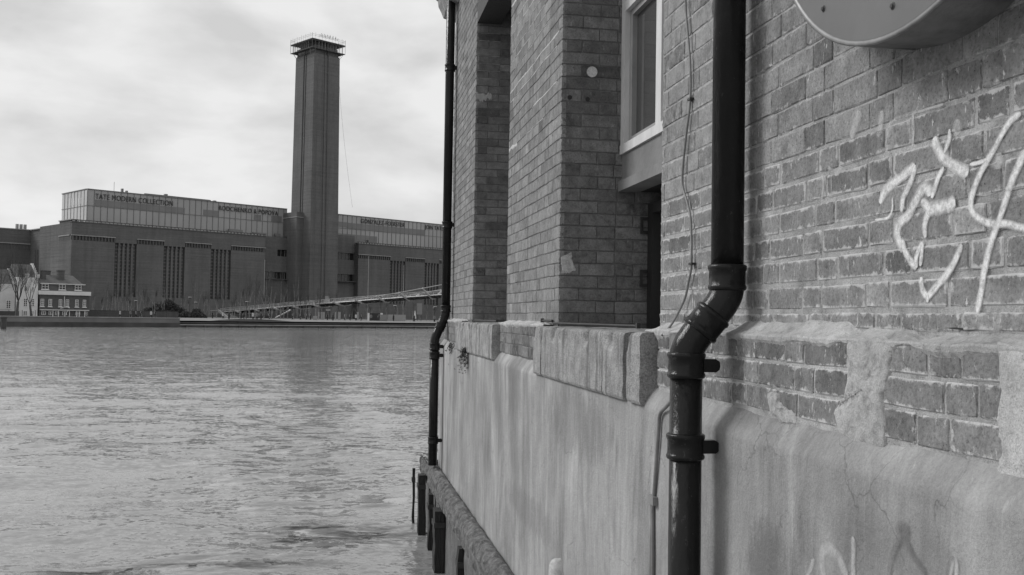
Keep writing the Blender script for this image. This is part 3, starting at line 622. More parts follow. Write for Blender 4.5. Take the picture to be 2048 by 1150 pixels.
# windows, panels and soffits in the openings
def window(y0, y1):
    fx = 1.67
    fr = MB()
    posts = [y1-0.075, y1-0.76, y1-1.40, y0+0.03]
    for i, p in enumerate(posts): fr.box((fx, p, 4.152), (fx+0.075, p+(0.073 if i in (0, 3) else 0.09), 5.95))
    fr.box((fx-0.004, y0+0.002, 4.095), (fx+0.08, y1-0.002, 4.150)); fr.box((fx+0.002, y0+0.002, 4.955), (fx+0.073, y1-0.002, 5.03)); fr.box((fx, y0+0.002, 5.952), (fx+0.075, y1-0.002, 6.0))
    o = fr.build('window', M['wood_white'], bld)
    s_ = MB()
    for i in range(3):
        a, b_ = posts[i+1]+0.09, posts[i]
        for (za, zb) in ((4.152, 4.953), (5.032, 5.95)):
            s_.box((fx+0.02, a+0.001, za+0.001), (fx+0.09, a+0.018, zb-0.001)); s_.box((fx+0.03, b_-0.055, za+0.001), (fx+0.10, b_-0.001, zb-0.001))
            s_.box((fx+0.03, a+0.019, za+0.001), (fx+0.10, b_-0.056, za+0.035)); s_.box((fx+0.03, a+0.019, zb-0.035), (fx+0.10, b_-0.056, zb-0.001))
    s_.build('sash', M['wood_grey'], o)
    MB().box((fx+0.060, y0+0.02, 4.16), (fx+0.066, y1-0.01, 5.94)).build('pane', M['glass'], o)
    MB().box((fx+0.012, y0+0.002, 3.935), (fx+0.12, y1-0.002, 4.093)).box((fx-0.012, y0+0.002, 3.872), (fx+0.12, y1-0.002, 3.933)).build('apron_panel', M['panel'], bld)
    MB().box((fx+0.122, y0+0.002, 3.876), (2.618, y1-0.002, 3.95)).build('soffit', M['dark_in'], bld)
    d = MB(); d.box((1.845, y1-0.10, 3.047), (1.915, y1-0.012, 3.80)).box((1.845, y0+0.02, 3.047), (1.915, y0+0.10, 3.80)).box((1.845, y0+0.101, 3.74), (1.915, y1-0.101, 3.80))
    do = d.build('door', M['black'], bld)
    MB().box((1.90, y0+0.101, 3.05), (1.935, y1-0.101, 3.739)).build('leaf', M['wood_grey'], do)
    for hz in (3.30, 3.62):
        h = MB(); h.box((1.80, y1-0.02, hz), (1.843, y1-0.006, hz+0.018)).box((1.80, y1-0.02, hz+0.085), (1.843, y1-0.006, hz+0.103)).box((1.80, y1-0.02, hz+0.0181), (1.814, y1-0.008, hz+0.0849)); h.build('hinge', M['iron'], do)
window(*O2); window(*O1)

# rough stone cap course and the tidal wall below it
rows = []
capprof = [(1.205, 1.345), (1.19, 1.372), (1.165, 1.385), (1.135, 1.388), (1.11, 1.378), (1.088, 1.355), (1.074, 1.32), (1.068, 1.28), (1.068, 1.24), (1.07, 1.19), (1.078, 1.15), (1.10, 1.125)]
ys = np.arange(3.2, 12.52, 0.022)
for y in ys:
    jt = abs(((y*1.0+0.15*math.sin(y*3)) % 0.62)-0.31)/0.31          # rounded stones with joints between them
    jn = -0.018*max(0, (jt-0.86)/0.14)
    row = []
    for (x, z) in capprof:
        zz = z + 0.045*(1-min(1, (y-3)/9.5))
        q = 0.017*fb(x*20, y*11, zz*20, 4) + 0.016*fb(x*7, y*4.2, zz*7, 2)
        row.append((x-0.9*q-jn, y, zz+q*(1 if zz > 1.3 else 0.2)+jn))
    rows.append(row)
cp = MB(); cp.grid(rows); cp.poly(list(rows[-1])+[(1.25, ys[-1], 1.12)]); cp.box((1.18, 3.2, 1.10), (1.9, 12.50, 1.335)); cp.build('stone_cap', M['cap'], bld)
MB().poly([(1.085, 11.6, 1.386), (1.30, 11.65, 1.46), (1.9, 12.4, 1.40), (1.08, 12.5, 1.38)]).build('cap_end', M['fillet'], bld)
rows = []
for y in np.arange(2.0, 12.5, 0.06):
    rough = 0.02 if y < 8.3 else 0.004
    rows.append([(1.105+rough*fb(y*4, z*4, 5)-(0.02 if y < 8.3 else 0), y, z) for z in np.linspace(1.16, -0.4, 22)])
tw = MB(); tw.grid(rows); tw.box((1.13, 2.0, -0.4), (1.9, 12.49, 1.15)); tw.build('tidal_wall', M['quay'], bld)

# ------------------------------------------------------------------ painted tags on the wall
def ribbon(f, pts, width, b):
    """pts in face coordinates; smooth ragged spray stroke with an edge attribute"""
    P = [Vector(p) for p in pts]; Q = []
    for i in range(len(P)-1):
        p0, p1, p2, p3 = P[max(i-1, 0)], P[i], P[i+1], P[min(i+2, len(P)-1)]
        m_ = max(3, int((p2-p1).length/0.006))
        for k in range(m_):
            t_ = k/m_; Q.append(0.5*((2*p1)+(-p0+p2)*t_+(2*p0-5*p1+4*p2-p3)*t_*t_+(-p0+3*p1-3*p2+p3)*t_**3))
    Q.append(P[-1]); n = len(Q); rows = []; ed = []
    for i, q in enumerate(Q):
        d = (Q[min(i+1, n-1)]-Q[max(i-1, 0)]).normalized(); nrm = Vector((-d.y, d.x))
        w_ = width*0.88*(1+0.30*fb(q.x*9, q.y*9, 0.3))*min(1, 0.45+i/3, 0.45+(n-1-i)/3)
        rows.append([f(*(q+nrm*w_*k), 0) for k in (-0.85, -0.5, -0.28, 0.28, 0.5, 0.85)]); ed += [1, 0.5, 0, 0, 0.5, 1]
    b.grid(rows); b.attr['edge'] += ed
def px_on_x(px, py, X):       # a point of the photograph carried onto the wall plane x = X
    d = fw*FPX + r2*(px-1024) - u2*(py-575); k = X/d.x; return (d.y*k, EYE+d.z*k)
def tagmesh(name, strokes, X, off, ox, oy, sc, mat, parent):
    for n_, (w_, pts) in enumerate(strokes):
        b = MB(); b.attr = {'edge': []}
        g = (lambda a, c, d, n_=n_: front(a, c, -off-0.00012*n_)) if X == WX else (lambda a, c, d, n_=n_: Vector((X-off-0.0002*n_, a, c)))
        ribbon(g, [px_on_x(ox+p[0]/sc, oy+p[1]/sc, X) for p in pts], w_, b)
        b.build(name, mat, parent, fix=False)
S1 = [(0.021, [(50, 515), (75, 470), (100, 435), (160, 390), (230, 330)]), (0.015, [(232, 325), (215, 390), (195, 440), (170, 490), (160, 560)]),
      (0.021, [(305, 480), (295, 445), (272, 440), (230, 510), (195, 580), (150, 620), (140, 670), (150, 710), (175, 730)]), (0.015, [(165, 700), (180, 760), (205, 800), (235, 845)]),
      (0.013, [(238, 840), (235, 790), (265, 720), (262, 780), (255, 830)]), (0.017, [(262, 505), (300, 545), (285, 600), (278, 640), (283, 690)]), (0.024, [(292, 552), (350, 540), (435, 515)]),
      (0.026, [(328, 185), (345, 245), (380, 295), (440, 335), (500, 365)]), (0.012, [(405, 145), (402, 200), (378, 262)]), (0.014, [(376, 335), (350, 385), (330, 440), (315, 490)]),
      (0.014, [(765, 70), (720, 100), (675, 165), (640, 230), (600, 300), (565, 360), (535, 430), (515, 500), (515, 545), (545, 590), (610, 620), (690, 622), (770, 640), (860, 650)]),
      (0.014, [(790, 250), (755, 330), (720, 410), (690, 500), (660, 590), (630, 670), (600, 770), (580, 860), (565, 960), (545, 1062)]),
      (0.015, [(466, 725), (435, 795), (390, 870), (330, 940), (292, 978), (265, 940), (262, 885)]), (0.011, [(292, 975), (292, 1010)]), (0.009, [(510, 322), (550, 315), (595, 298)]), (0.006, [(118, 490), (118, 545), (95, 590), (30, 600)])]
tagmesh('painted_stroke', S1, WX, 0.0018, 1740, 200, 2.5, M['spray'], bld)
S2 = [(0.014, [(165, 1160), (190, 1110), (208, 1055)]), (0.022, [(268, 1170), (258, 1090), (262, 1010), (300, 995), (345, 1030), (375, 1090), (405, 1170)]), (0.017, [(440, 925), (442, 1020), (440, 1100), (443, 1180)]), (0.014, [(1010, 1170), (1030, 1080), (1045, 1060), (1052, 1110), (1050, 1170)])]
tagmesh('painted_stroke', S2, 1.2, 0.0036, 1560, 760, 2.949, M['spray_soft'], bld)
S3 = [(0.016, [(700, 900), (720, 860), (755, 880), (745, 930), (770, 990), (800, 1050), (835, 1090), (858, 1130), (850, 1180)]), (0.012, [(735, 900), (690, 990), (660, 1090), (650, 1180)]), (0.012, [(995, 1180), (1015, 1070), (1045, 1045)])]
tagmesh('painted_stroke', S3, 1.2, 0.0058, 1560, 760, 2.949, M['spray_grey'], bld)
# lime smears and bird streaks on the brick
S4 = [(0.030, [(690, 60), (675, 120), (640, 215)]), (0.022, [(820, 60), (815, 140), (800, 210)]), (0.011, [(295, 360), (297, 395)]), (0.008, [(475, 430), (480, 500), (470, 575)]), (0.0045, [(525, 440), (527, 540)]), (0.004, [(545, 0), (540, 70)]), (0.006, [(1005, 75), (1010, 160), (1005, 235)]), (0.03, [(1260, 110), (1255, 200)]), (0.03, [(1500, 310), (1490, 400)]), (0.006, [(870, 150), (880, 120), (1000, 75), (1180, 25)])]
tagmesh('lime_smear', S4, WX, 0.0016, 1480, 200, 2.875, M['spray_soft'], bld)

# ------------------------------------------------------------------ round drum on the wall
DY, DZ, DR = 1.905, 4.322, 0.612
dr = thing('wall_drum', 'big round sheet metal drum bolted to the brick wall beside the black pipe', 'drum', (1.30, DY, DZ))
def ringpts(r, x, n=96): return [(x, DY+r*math.cos(2*math.pi*k/n), DZ+r*math.sin(2*math.pi*k/n)) for k in range(n+1)]
b = MB(); b.grid([ringpts(DR, 1.153), ringpts(DR+0.002, 1.20), ringpts(DR, 1.26), ringpts(DR-0.002, 1.299)]); b.build('side', M['drum'], dr, smooth=True)
b = MB(); b.poly(ringpts(DR-0.010, 1.1505)[:-1]); b.build('face', M['disc'], dr)
b = MB(); b.grid([ringpts(DR-0.0098, 1.1508), ringpts(DR-0.007, 1.1480), ringpts(DR-0.001, 1.1472), ringpts(DR+0.0025, 1.1495), ringpts(DR+0.0025, 1.1545), ringpts(DR, 1.156)]); b.build('rim', M['rim'], dr, smooth=True)
for (by, bz) in ((2.22, 3.863), (1.915, 3.775), (1.60, 3.90), (2.42, 4.2), (1.38, 4.2)):
    b = MB(); b.lathe([(0.0, -0.004), (0.005, -0.0035), (0.006, 0.0), (0.009, 0.001), (0.009, 0.004)], (1.149, by, bz), 'X', 8); b.build('bolt', M['scafdark'], dr)
MB().box((1.162, DY+0.158, DZ-0.5925), (1.297, DY+0.164, DZ-0.585)).build('seam', M['rim'], dr)

# ------------------------------------------------------------------ drainpipes
def drainpipe(name, label, xu, yu, xl, yl, ztop, zs, zl, zbot, collars_up, collars_lo, rad=0.0515, n=28, flare=False):
    t = thing(name, label, 'drainpipe', (xl, yl, zbot))
    MB().tube([(xu, yu, ztop), (xu, yu, zs+0.02)], rad, n).build('upper_pipe', M['pipe'], t, smooth=True)
    MB().tube([(xl, yl, zl-0.02), (xl, yl, zbot)], rad, n).build('lower_pipe', M['pipe'], t, smooth=True)
    pts = []; H_ = zs-zl
    P = [Vector((xu, yu, zs)), Vector((xu, yu, zs-0.30*H_)), Vector((xl, yl, zl+0.30*H_)), Vector((xl, yl, zl))]
    for k in range(33):
        u_ = k/32; pts.append(P[0]*(1-u_)**3+3*P[1]*u_*(1-u_)**2+3*P[2]*u_*u_*(1-u_)+P[3]*u_**3)
    MB().tube([Vector((xu, yu, zs+0.03))]+pts+[Vector((xl, yl, zl-0.03))], rad*1.03, n).build('swan_neck', M['pipe'], t, smooth=True)
    prof = [(1.0, -0.042), (1.10, -0.040), (1.17, -0.036), (1.19, -0.030), (1.15, -0.024), (1.115, -0.022), (1.115, 0.020), (1.15, 0.023), (1.20, 0.030), (1.19, 0.037), (1.12, 0.041), (1.0, 0.043)]
    def collar(c, d, s_=1.0, lug=False):
        c, d = Vector(c), Vector(d).normalized(); q = Vector((0, 0, 1)).rotation_difference(d)
        b = MB(); rows = []
        for r_, h in prof: rows.append([c+q @ Vector((rad*r_*s_*math.cos(2*math.pi*k/n), rad*r_*s_*math.sin(2*math.pi*k/n), h)) for k in range(n+1)])
        b.grid(rows); o = b.build('collar', M['pipe'], t, smooth=True)
        if lug:
            l = MB(); l.prism([(c.x+rad*0.6, c.y-0.030, c.z-0.020), (c.x+rad*1.75, c.y-0.030, c.z-0.020), (c.x+rad*1.95, c.y-0.030, c.z-0.012), (c.x+rad*2.0, c.y-0.030, c.z), (c.x+rad*1.95, c.y-0.030, c.z+0.014), (c.x+rad*1.7, c.y-0.030, c.z+0.022), (c.x+rad*0.6, c.y-0.030, c.z+0.022)], (0, 0.026, 0)); l.build('lug', M['pipe'], o)
    for z in collars_up: collar((xu, yu, z), (0, 0, 1), 1, z > zs+0.3)
    mid = pts[16]; collar(mid, pts[20]-pts[12], 1.0)
    for z in collars_lo: collar((xl, yl, z), (0, 0, 1), 1, True)
    return t
drainpipe('drainpipe', 'thick glossy black drainpipe beside the graffiti, with a bend where the brick meets the render', 1.222, 2.985, 1.10, 3.017, 5.6, 3.205, 2.985, 1.0, (3.238,), (2.957, 2.70))
drainpipe('drainpipe', 'slim looking black drainpipe running down the far corner of the brick building', 1.222, 11.27, 1.10, 11.235, 8.0, 3.17, 2.80, 1.42, (3.19, 4.15, 5.96), (2.76, 2.66, 1.70), n=16)

# painted cable on the wall
cb = thing('wall_cable', 'thin painted cable clipped to the brick wall left of the near drainpipe', 'cable', (1.29, 3.6, 2.0))
up = [(1.289, 3.60, 5.4), (1.289, 3.585, 4.6), (1.288, 3.582, 4.325), (1.288, 3.556, 4.2), (1.289, 3.526, 4.061), (1.289, 3.522, 3.927), (1.288, 3.56, 3.80), (1.288, 3.588, 3.70), (1.288, 3.594, 3.616), (1.289, 3.54, 3.54), (1.289, 3.50, 3.46), (1.289, 3.493, 3.306), (1.288, 3.52, 3.24), (1.287, 3.559, 3.177), (1.27, 3.64, 3.09), (1.235, 3.665, 3.04)]
def smooth_path(P, m_=8):
    P = [Vector(p) for p in P]; Q = []
    for i in range(len(P)-1):
        p0, p1, p2, p3 = P[max(i-1, 0)], P[i], P[i+1], P[min(i+2, len(P)-1)]
        for k in range(m_):
            t_ = k/m_; Q.append(0.5*((2*p1)+(-p0+p2)*t_+(2*p0-5*p1+4*p2-p3)*t_*t_+(-p0+3*p1-3*p2+p3)*t_**3))
    return Q+[P[-1]]
MB().tube(smooth_path(up), 0.0046, 8).build('upper_run', M['cable'], cb, smooth=True)
lo = [(1.235, 3.42, 2.86), (1.20, 3.43, 2.815), (1.190, 3.47, 2.785), (1.189, 3.535, 2.75), (1.19, 3.555, 2.68), (1.19, 3.60, 2.44), (1.19, 3.61, 2.40), (1.19, 3.606, 2.14), (1.19, 3.61, 1.40)]
MB().tube(smooth_path(lo), 0.0075, 8).build('lower_run', M['cable'], cb, smooth=True)
MB().tube([(1.188, 3.625, 2.40), (1.188, 3.622, 2.14), (1.19, 3.63, 1.4)], 0.0065, 8).build('second_run', M['cable'], cb, smooth=True)
MB().box((1.178, 3.575, 2.405), (1.199, 3.645, 2.437)).build('clip', M['cable'], cb)
for (cy, cz) in ((3.525, 3.93), (3.493, 3.31)):
    MB().box((1.282, cy-0.020, cz-0.004), (1.30, cy+0.012, cz+0.004)).build('clip', M['iron'], cb)

# iron bars left lying on the sills
def bar(label, pts, r=0.007, head=True):
    t = thing('iron_bar', label, 'bar', pts[0], group='iron bars on the window sills')
    MB().tube(pts, r, 8).build('rod', M['iron'], t)
    if head: MB().box((pts[-1][0]-0.009, pts[-1][1]-0.012, pts[-1][2]-0.012), (pts[-1][0]+0.009, pts[-1][1]+0.012, pts[-1][2]+0.014)).build('nut', M['iron'], t)
bar('long rusty iron bar lying across the pale stone sill of the nearer opening', [(1.24, 5.62, 3.072), (1.30, 5.2, 3.071), (1.40, 4.50, 3.070)])
bar('short iron bolt on the corner of the brick pier between the openings', [(1.285, 5.86, 3.085), (1.262, 6.05, 3.085)], 0.008)
bar('dark iron bar along the sill of the farther opening', [(1.24, 7.70, 3.072), (1.29, 8.5, 3.070), (1.28, 9.3, 3.070)], 0.009)

# timber fender piles in the water
def pile(label, x0, x1, y, wy, ztop, bend=0.0):
    t = thing('fender_pile', label, 'pile', ((x0+x1)/2, y, 0.0), group='timber piles along the foot of the wall')
    P = []
    for z in np.linspace(ztop, -0.3, 14):
        o = 0.012*fb(z*3, y, 1); w2 = 0.010*fb(z*4, y, 7); P.append([(x0+o+w2, y-wy/2, z), (x1+o-w2, y-wy/2, z), (x1+o-w2, y+wy/2, z), (x0+o+w2, y+wy/2, z), (x0+o+w2, y-wy/2, z)])
    b = MB(); b.grid(P); b.poly([P[0][i] for i in range(4)]); b.build('post', M['timber'], t)
    MB().box((x0-0.012, y-wy/2-0.015, ztop-0.16), (x1, y+wy/2+0.015, ztop-0.11)).build('strap', M['iron'], t)
pile('outermost thin dark pile standing alone past the corner of the wall', 0.955, 0.985, 12.2, 0.06, 1.24)
pile('dark timber pile with a squared top just past the corner', 0.975, 1.055, 11.6, 0.16, 1.26)
pile('narrow tarred pile tight against the wall, third from the corner', 1.03, 1.085, 10.9, 0.12, 1.16)
pile('broad black timber pile, the widest of the row', 1.00, 1.10, 9.95, 0.22, 1.17)
pile('tarred pile nearest the viewer, cut off by the bottom of the frame', 1.045, 1.10, 8.35, 0.12, 1.16)

# small weeds growing from the masonry, and a pale cap on the render
def weed(label, c, n, L, down, spread):
    t = thing('wall_weed', label, 'weed', c, group='weeds growing from the masonry'); b = MB(); c = Vector(c)
    for _ in range(n):
        p = c+Vector((0, rng.normal(0, spread), rng.normal(0, 0.01))); d = Vector((rng.normal(-0.25, 0.25), rng.normal(0, 0.35), -1 if down else 1)).normalized()
        l = L*rng.uniform(0.3, 1.0); P = [p]
        for k in range(5): d = (d+Vector((rng.normal(0, .18), rng.normal(0, .22), -0.12 if down else -0.15))).normalized(); P.append(P[-1]+d*l/5)
        for k in range(5):
            e = Vector((0.2, 1, 0)).normalized()*0.0022*(1 if k < 4 else 0.4); b.add([P[k]-e, P[k]+e, P[k+1]+e, P[k+1]-e], [(0, 1, 2, 3)])
            if rng.random() < 0.8:
                q = P[k+1]; r_ = Vector((rng.normal(0, 1), rng.normal(0, 1), rng.normal(0, 1))).normalized()*0.013; s_ = r_.cross(Vector((1, 0.2, 0.1))).normalized()*0.006
                b.add([q, q+r_+s_, q+r_*2, q+r_-s_], [(0, 1, 2, 3)])
    b.build('foliage', M['weed'], t, fix=False)
weed('straggly dry weed hanging below the pale streaked sill of the farther opening', (1.168, 9.08, 2.82), 70, 0.26, True, 0.035)
weed('wispy weed on the ledge between the far drainpipe and the streaked sill', (1.19, 10.4, 2.83), 40, 0.14, True, 0.12)
weed('small plant sprouting at the foot of the far drainpipe', (1.08, 11.5, 1.41), 24, 0.20, False, 0.03)
kn = thing('vent_cowl', 'pale rounded cowl on the cement render at the bottom edge of the view', 'vent', (1.2, 5.18, 1.70))
b = MB(); rows = []
for i, (r_, h) in enumerate([(1.0, 0.0), (1.0, -0.03), (0.93, -0.045), (0.75, -0.055), (0.45, -0.060), (0.02, -0.062)]):
    rows.append([(1.2+h, 5.18+0.065*r_*math.cos(a), 1.73+0.095*r_*math.sin(a)*(1.0 if math.sin(a) > 0 else 1.6)) for a in np.linspace(0, 2*math.pi, 29)])
b.grid(rows); b.build('cover', M['plaster'], kn, smooth=True)
b = MB(); b.grid([[(1.2-0.046, 5.18+0.050*q*math.cos(a), 1.73+0.075*q*math.sin(a)) for a in np.linspace(0, 2*math.pi, 25)] for q in (1.0, 1.12)]); b.build('rim', M['whitetrim'], kn)

# ================================================================== the far bank
def fthing(name, label, cat, x, y, z, group=None):
    p = FAC @ Vector((x, y, z)); return thing(name, label, cat, tuple(p), A34, group)
G = 1.75
gal = fthing('power_station_gallery', 'huge long brick former power station with glazed rooftop storey across the river', 'building', 0, 8, G)
EAVE = 30.1
def wing(x0, x1, slots, panels, mirror=False):
    """front wing: flat panels, tall slot windows between them, plain band and parapet above"""
    yf, yb = 8.0, 9.1
    b = MB(FAC); b.box((x0, yb, G), (x1, 34, EAVE-0.9)).box((x0, yf, 25.6), (x1, yb-0.01, EAVE-0.9))
    for (a, c) in panels: b.box((a, yf, G), (c, yb-0.01, 24.0)).box((a, yf+0.45, 24.01), (c, yb-0.01, 25.3))
    for (a, c) in slots:
        b.box((a, yf, 23.9), (c, yb-0.01, 25.59)); b.box((a, yf, G), (c, yb-0.01, 7.6))
    b.build('wall', M['tbrick'], gal)
    c_ = MB(FAC); f_ = MB(FAC)
    for (a, c) in panels:
        c_ = MB(FAC); f_ = MB(FAC); c_.box((a-0.1, yf-0.28, 25.31), (c+0.1, yf+0.2, 25.56))
        for x in np.arange(a+0.2, c-0.3, 0.95): f_.box((x, yf-0.06, 24.02), (x+0.42, yf+0.44, 25.30))
        c_.build('ledge', M['cope'], gal); f_.build('fins', M['fin'], gal)
    for (a, c) in slots:
        n_ = 5; w_ = (c-a)/n_; rb = MB(FAC)
        for i in range(n_+1):
            xx = a+i*w_
            if 0 < i < n_:
                rb.box((xx-w_*0.24, yf+0.12, 7.61), (xx+w_*0.24, yb-0.02, 23.0))
                rb.prism([(xx-w_*0.24, yf+0.12, 23.01), (xx+w_*0.24, yf+0.12, 23.01), (xx+w_*0.1, yf+0.12, 24.4), (xx-w_*0.1, yf+0.12, 24.4)], (0, -0.18, 0))
        rb.build('buttress', M['tbrick'], gal)
        for i in range(n_):
            MB(FAC).box((a+i*w_+w_*0.25, yf+0.62, 7.62), (a+(i+1)*w_-w_*0.25, yf+0.75, 23.88)).build('slot_window', M['slot'], gal)
    pr = MB(FAC); pr.box((x0-0.15, yf-0.15, EAVE-0.90), (x1+0.15, yf+1.2, EAVE-0.62)).box((x0-0.1, yf+0.1, EAVE-0.2), (x1+0.1, yf+0.9, EAVE))
    pr.build('parapet', M['fin'], gal)
    ds = MB(FAC)
    for x in np.arange(x0+0.2, x1-0.8, 1.22): ds.box((x, yf+0.05, EAVE-0.58), (x+0.72, yf+0.5, EAVE-0.24))
    ds.build('parapet_openings', M['cope'], gal)
wing(-76.5, -12.4, [(-63.6, -56.9), (-48.2, -41.2), (-32.2, -25.1)], [(-76.5, -63.62), (-56.88, -48.22), (-41.18, -32.22), (-25.08, -12.4)])
wing(26.0, 88.0, [(40.6, 47.9), (57.4, 64.6), (74, 81)], [(26.0, 40.58), (47.92, 57.38), (64.62, 73.98), (81.02, 88.0)])
# recessed bays either side of the chimney
rc = MB(FAC)
rc.box((-12.38, 12.0, G), (27, 34, 29.7)).box((-12.38, 10.5, 25.4), (-1.0, 11.99, 29.7)).box((-12.38, 10.5, 17.6), (-1.0, 11.99, 23.1)).box((-12.38, 10.5, G), (-1.0, 11.99, 15.2)).box((-12.38, 10.5, 23.11), (-6.2, 11.99, 25.39))
rc.box((11.5, 10.5, 25.8), (25.98, 11.99, 32.2)).box((11.5, 10.5, 18.0), (25.98, 11.99, 23.3)).box((11.5, 10.5, G), (25.98, 11.99, 15.4))
rc.build('recessed_bay', M['tbrick'], gal)
for (a, c, z0, z1) in ((-6.1, -1.3, 23.15, 25.35), (-12.2, -1.3, 15.25, 17.55), (11.7, 25.6, 23.35, 25.75), (11.7, 25.6, 15.45, 17.95)):
    wd = MB(FAC).box((a, 11.2, z0), (c, 11.3, z1)).build('gallery_window', M['rec_glass'], gal)
    q = MB(FAC)
    for x in np.arange(a, c, 1.55): q.box((x, 11.05, z0), (x+0.16, 11.19, z1))
    q.build('mullion', M['mull'], wd)
MB(FAC).box((-12.3, 9.3, 15.0), (1.5, 10.49, 15.25)).build('balcony', M['fin'], gal); MB(FAC).box((11.5, 9.0, 15.2), (26.0, 10.49, 15.45)).build('balcony', M['fin'], gal)
# left flank: the building steps back
fl = MB(FAC); fl.box((-76.45, 9.12, G), (-74.6, 18.0, EAVE-0.1)).box((-74.5, 18.01, G), (60, 72, 28.9)).box((-88.0, 48.0, G), (-74.51, 72, 28.9))
fl.build('rear_block', M['tbrick'], gal)
q = MB(FAC); q.box((-76.7, 9.3, 25.31), (-76.45, 18.0, 25.56)).box((-88.2, 47.6, 24.3), (-74.6, 48.0, 24.6)).box((-88.4, 47.8, 28.91), (-74.6, 48.2, 29.2)).box((-74.9, 18.2, 28.91), (-74.4, 47.9, 29.2)).box((-76.8, 8.0, EAVE-0.2), (-76.3, 18.0, EAVE+0.05)).build('ledge', M['cope'], gal)
q = MB(FAC)
for y in np.arange(9.5, 17.6, 0.95): q.box((-76.55, y, 24.02), (-76.44, y+0.42, 25.30))
for x in np.arange(-87.6, -75, 0.95): q.box((x, 47.9, 22.6), (x+0.42, 47.99, 24.29))
for y in (28.0, 29.6, 31.2, 38, 39.6, 41.2, 42.8): q.box((-74.62, y, 8), (-74.51, y+0.8, 22.4))
q.box((-74.64, 31.9, 2), (-74.52, 37.2, 24.3)); q.build('fins', M['fin'], gal)
q = MB(FAC)
for x in (-78.6, -77.4, -76.2): q.box((x, 49, 29.0), (x+0.7, 50, 30.8))
q.build('roof_vents', M['cope'], gal)
# glazed rooftop storey
GX0, GX1, GY, GZ0, GZM, GZ1 = -70.4, 75.0, 13.0, 29.4, 35.0, 39.85
MB(FAC).box((GX0, GY, GZ0), (-1.2, 33.0, GZ1)).box((12.0, GY, GZ0), (GX1, 33.0, GZ1)).build('rooftop_storey', M['gbox'], gal)
MB(FAC).box((GX0-0.06, GY+0.1, GZ0), (GX0-0.005, 32.9, GZ1-0.05)).build('end_glazing', M['gbox_side'], gal)
m_ = MB(FAC)
def rule(a, c):
    for x in np.arange(a, c, 2.05): m_.box((x, GY-0.14, GZ0), (x+0.13, GY-0.005, GZ1))
    m_.box((a, GY-0.16, GZM-0.12), (c, GY-0.145, GZM+0.06)); m_.box((a, GY-0.25, GZ1+0.001), (c, GY+0.6, GZ1+0.28))
rule(GX0, -1.3); rule(12.0, GX1)
for y in np.arange(GY+2, 33, 2.6): m_.box((GX0-0.16, y, GZ0), (GX0-0.061, y+0.12, GZ1))
m_.box((GX0-0.18, GY, GZM-0.12), (GX0-0.165, 33, GZM+0.06)); m_.box((GX0-0.25, GY+0.61, GZ1+0.001), (GX0+0.3, 33, GZ1+0.28))
m_.build('mullions', M['mull'], gal)
for (a, c, z0, z1) in ((-68.0, -39.2, 35.15, 37.0), (-32.7, -27.4, 35.15, 37.05), (-14.1, -11.4, 35.15, 37.0), (-7.4, -3.4, 35.15, 37.2), (24.6, 61.4, 35.15, 37.2), (12.2, 24.5, 35.4, 37.3), (12.2, 38, 31.2, 33.0)):
    MB(FAC).box((a, GY-0.10, z0), (c, GY-0.02, z1)).build('clerestory', M['gbox_dark'], gal)
q = MB(FAC)
for i, y in enumerate((26.0, 24.8, 23.0, 21.6, 20.2, 18.9, 17.5)): q.box((GX0-0.12, y, 35.7), (GX0-0.062, y+0.75, 38.0 if i < 3 else 37.6))
q.build('pale_blinds', M['whitetrim'], gal)  # white strips set on the end glazing
q = MB(FAC)
for (x, z1) in ((-59, 1.3), (-57.6, 0.8), (-30, 0.5), (-28, 0.5), (-45, 1.0)): q.box((x, 15, GZ1+0.29), (x+(0.9 if x > -50 else 0.5), 16, GZ1+0.3+z1))
q.box((-52, 14.2, GZ1+0.3), (-30, 15, GZ1+0.75)); q.build('roof_plant', M['mull'], gal)
MB(FAC).tube([(-61.5, 15, GZ1), (-61.5, 15, GZ1+3.4)], 0.06, 5).build('aerial', M['mull'], gal)
q = MB(FAC)
for (x, w_) in ((18, 6), (26, 5), (33, 4), (-24, 5), (-15, 5), (-6.5, 2)): MB(FAC).box((x, GY-1.4, 29.9), (x+w_, GY-0.6, 31.0+0.3*math.sin(x))).build('terrace_unit', M['gbox_dark'], gal)
# raised lettering on the glass
def lettering(txt, x0, x1, z0, z1):
    cu = bpy.data.curves.new('lettering', 'FONT'); cu.body = txt; cu.size = 1; cu.extrude = 0.06; cu.offset = -0.003; cu.space_character = 1.1
    o = bpy.data.objects.new('lettering_tmp', cu); COL.objects.link(o); bpy.context.view_layer.update()
    me = bpy.data.meshes.new_from_object(o.evaluated_get(bpy.context.evaluated_depsgraph_get())); bpy.data.objects.remove(o)
    co = np.empty(len(me.vertices)*3); me.vertices.foreach_get('co', co); co = co.reshape(-1, 3)
    mn, mx_ = co.min(0), co.max(0); sx = (x1-x0)/(mx_[0]-mn[0]); sz = (z1-z0)/0.73
    out_ = [FAC @ Vector((x0+(p[0]-mn[0])*sx, GY-0.30-p[2]*1.2, z0+p[1]*sz)) for p in co]
    for v, p in zip(me.vertices, out_): v.co = p
    me.transform(mw(gal).inverted()); me.materials.clear(); me.materials.append(M['letter'])
    o = bpy.data.objects.new('lettering', me); COL.objects.link(o); o.parent = gal; MW[o.name] = mw(gal); o['label'] = 'dark capitals reading '+txt
lettering('TATE MODERN COLLECTION', -68.0, -43.4, 37.25, 38.95)
lettering('RODCHENKO & POPOVA', -27.3, -5.0, 37.35, 38.95)
lettering('GONZALEZ-FOERSTER', 30.3, 51.0, 37.55, 39.25)
lettering('JOIN TATE', 61.0, 70.5, 37.65, 39.3)

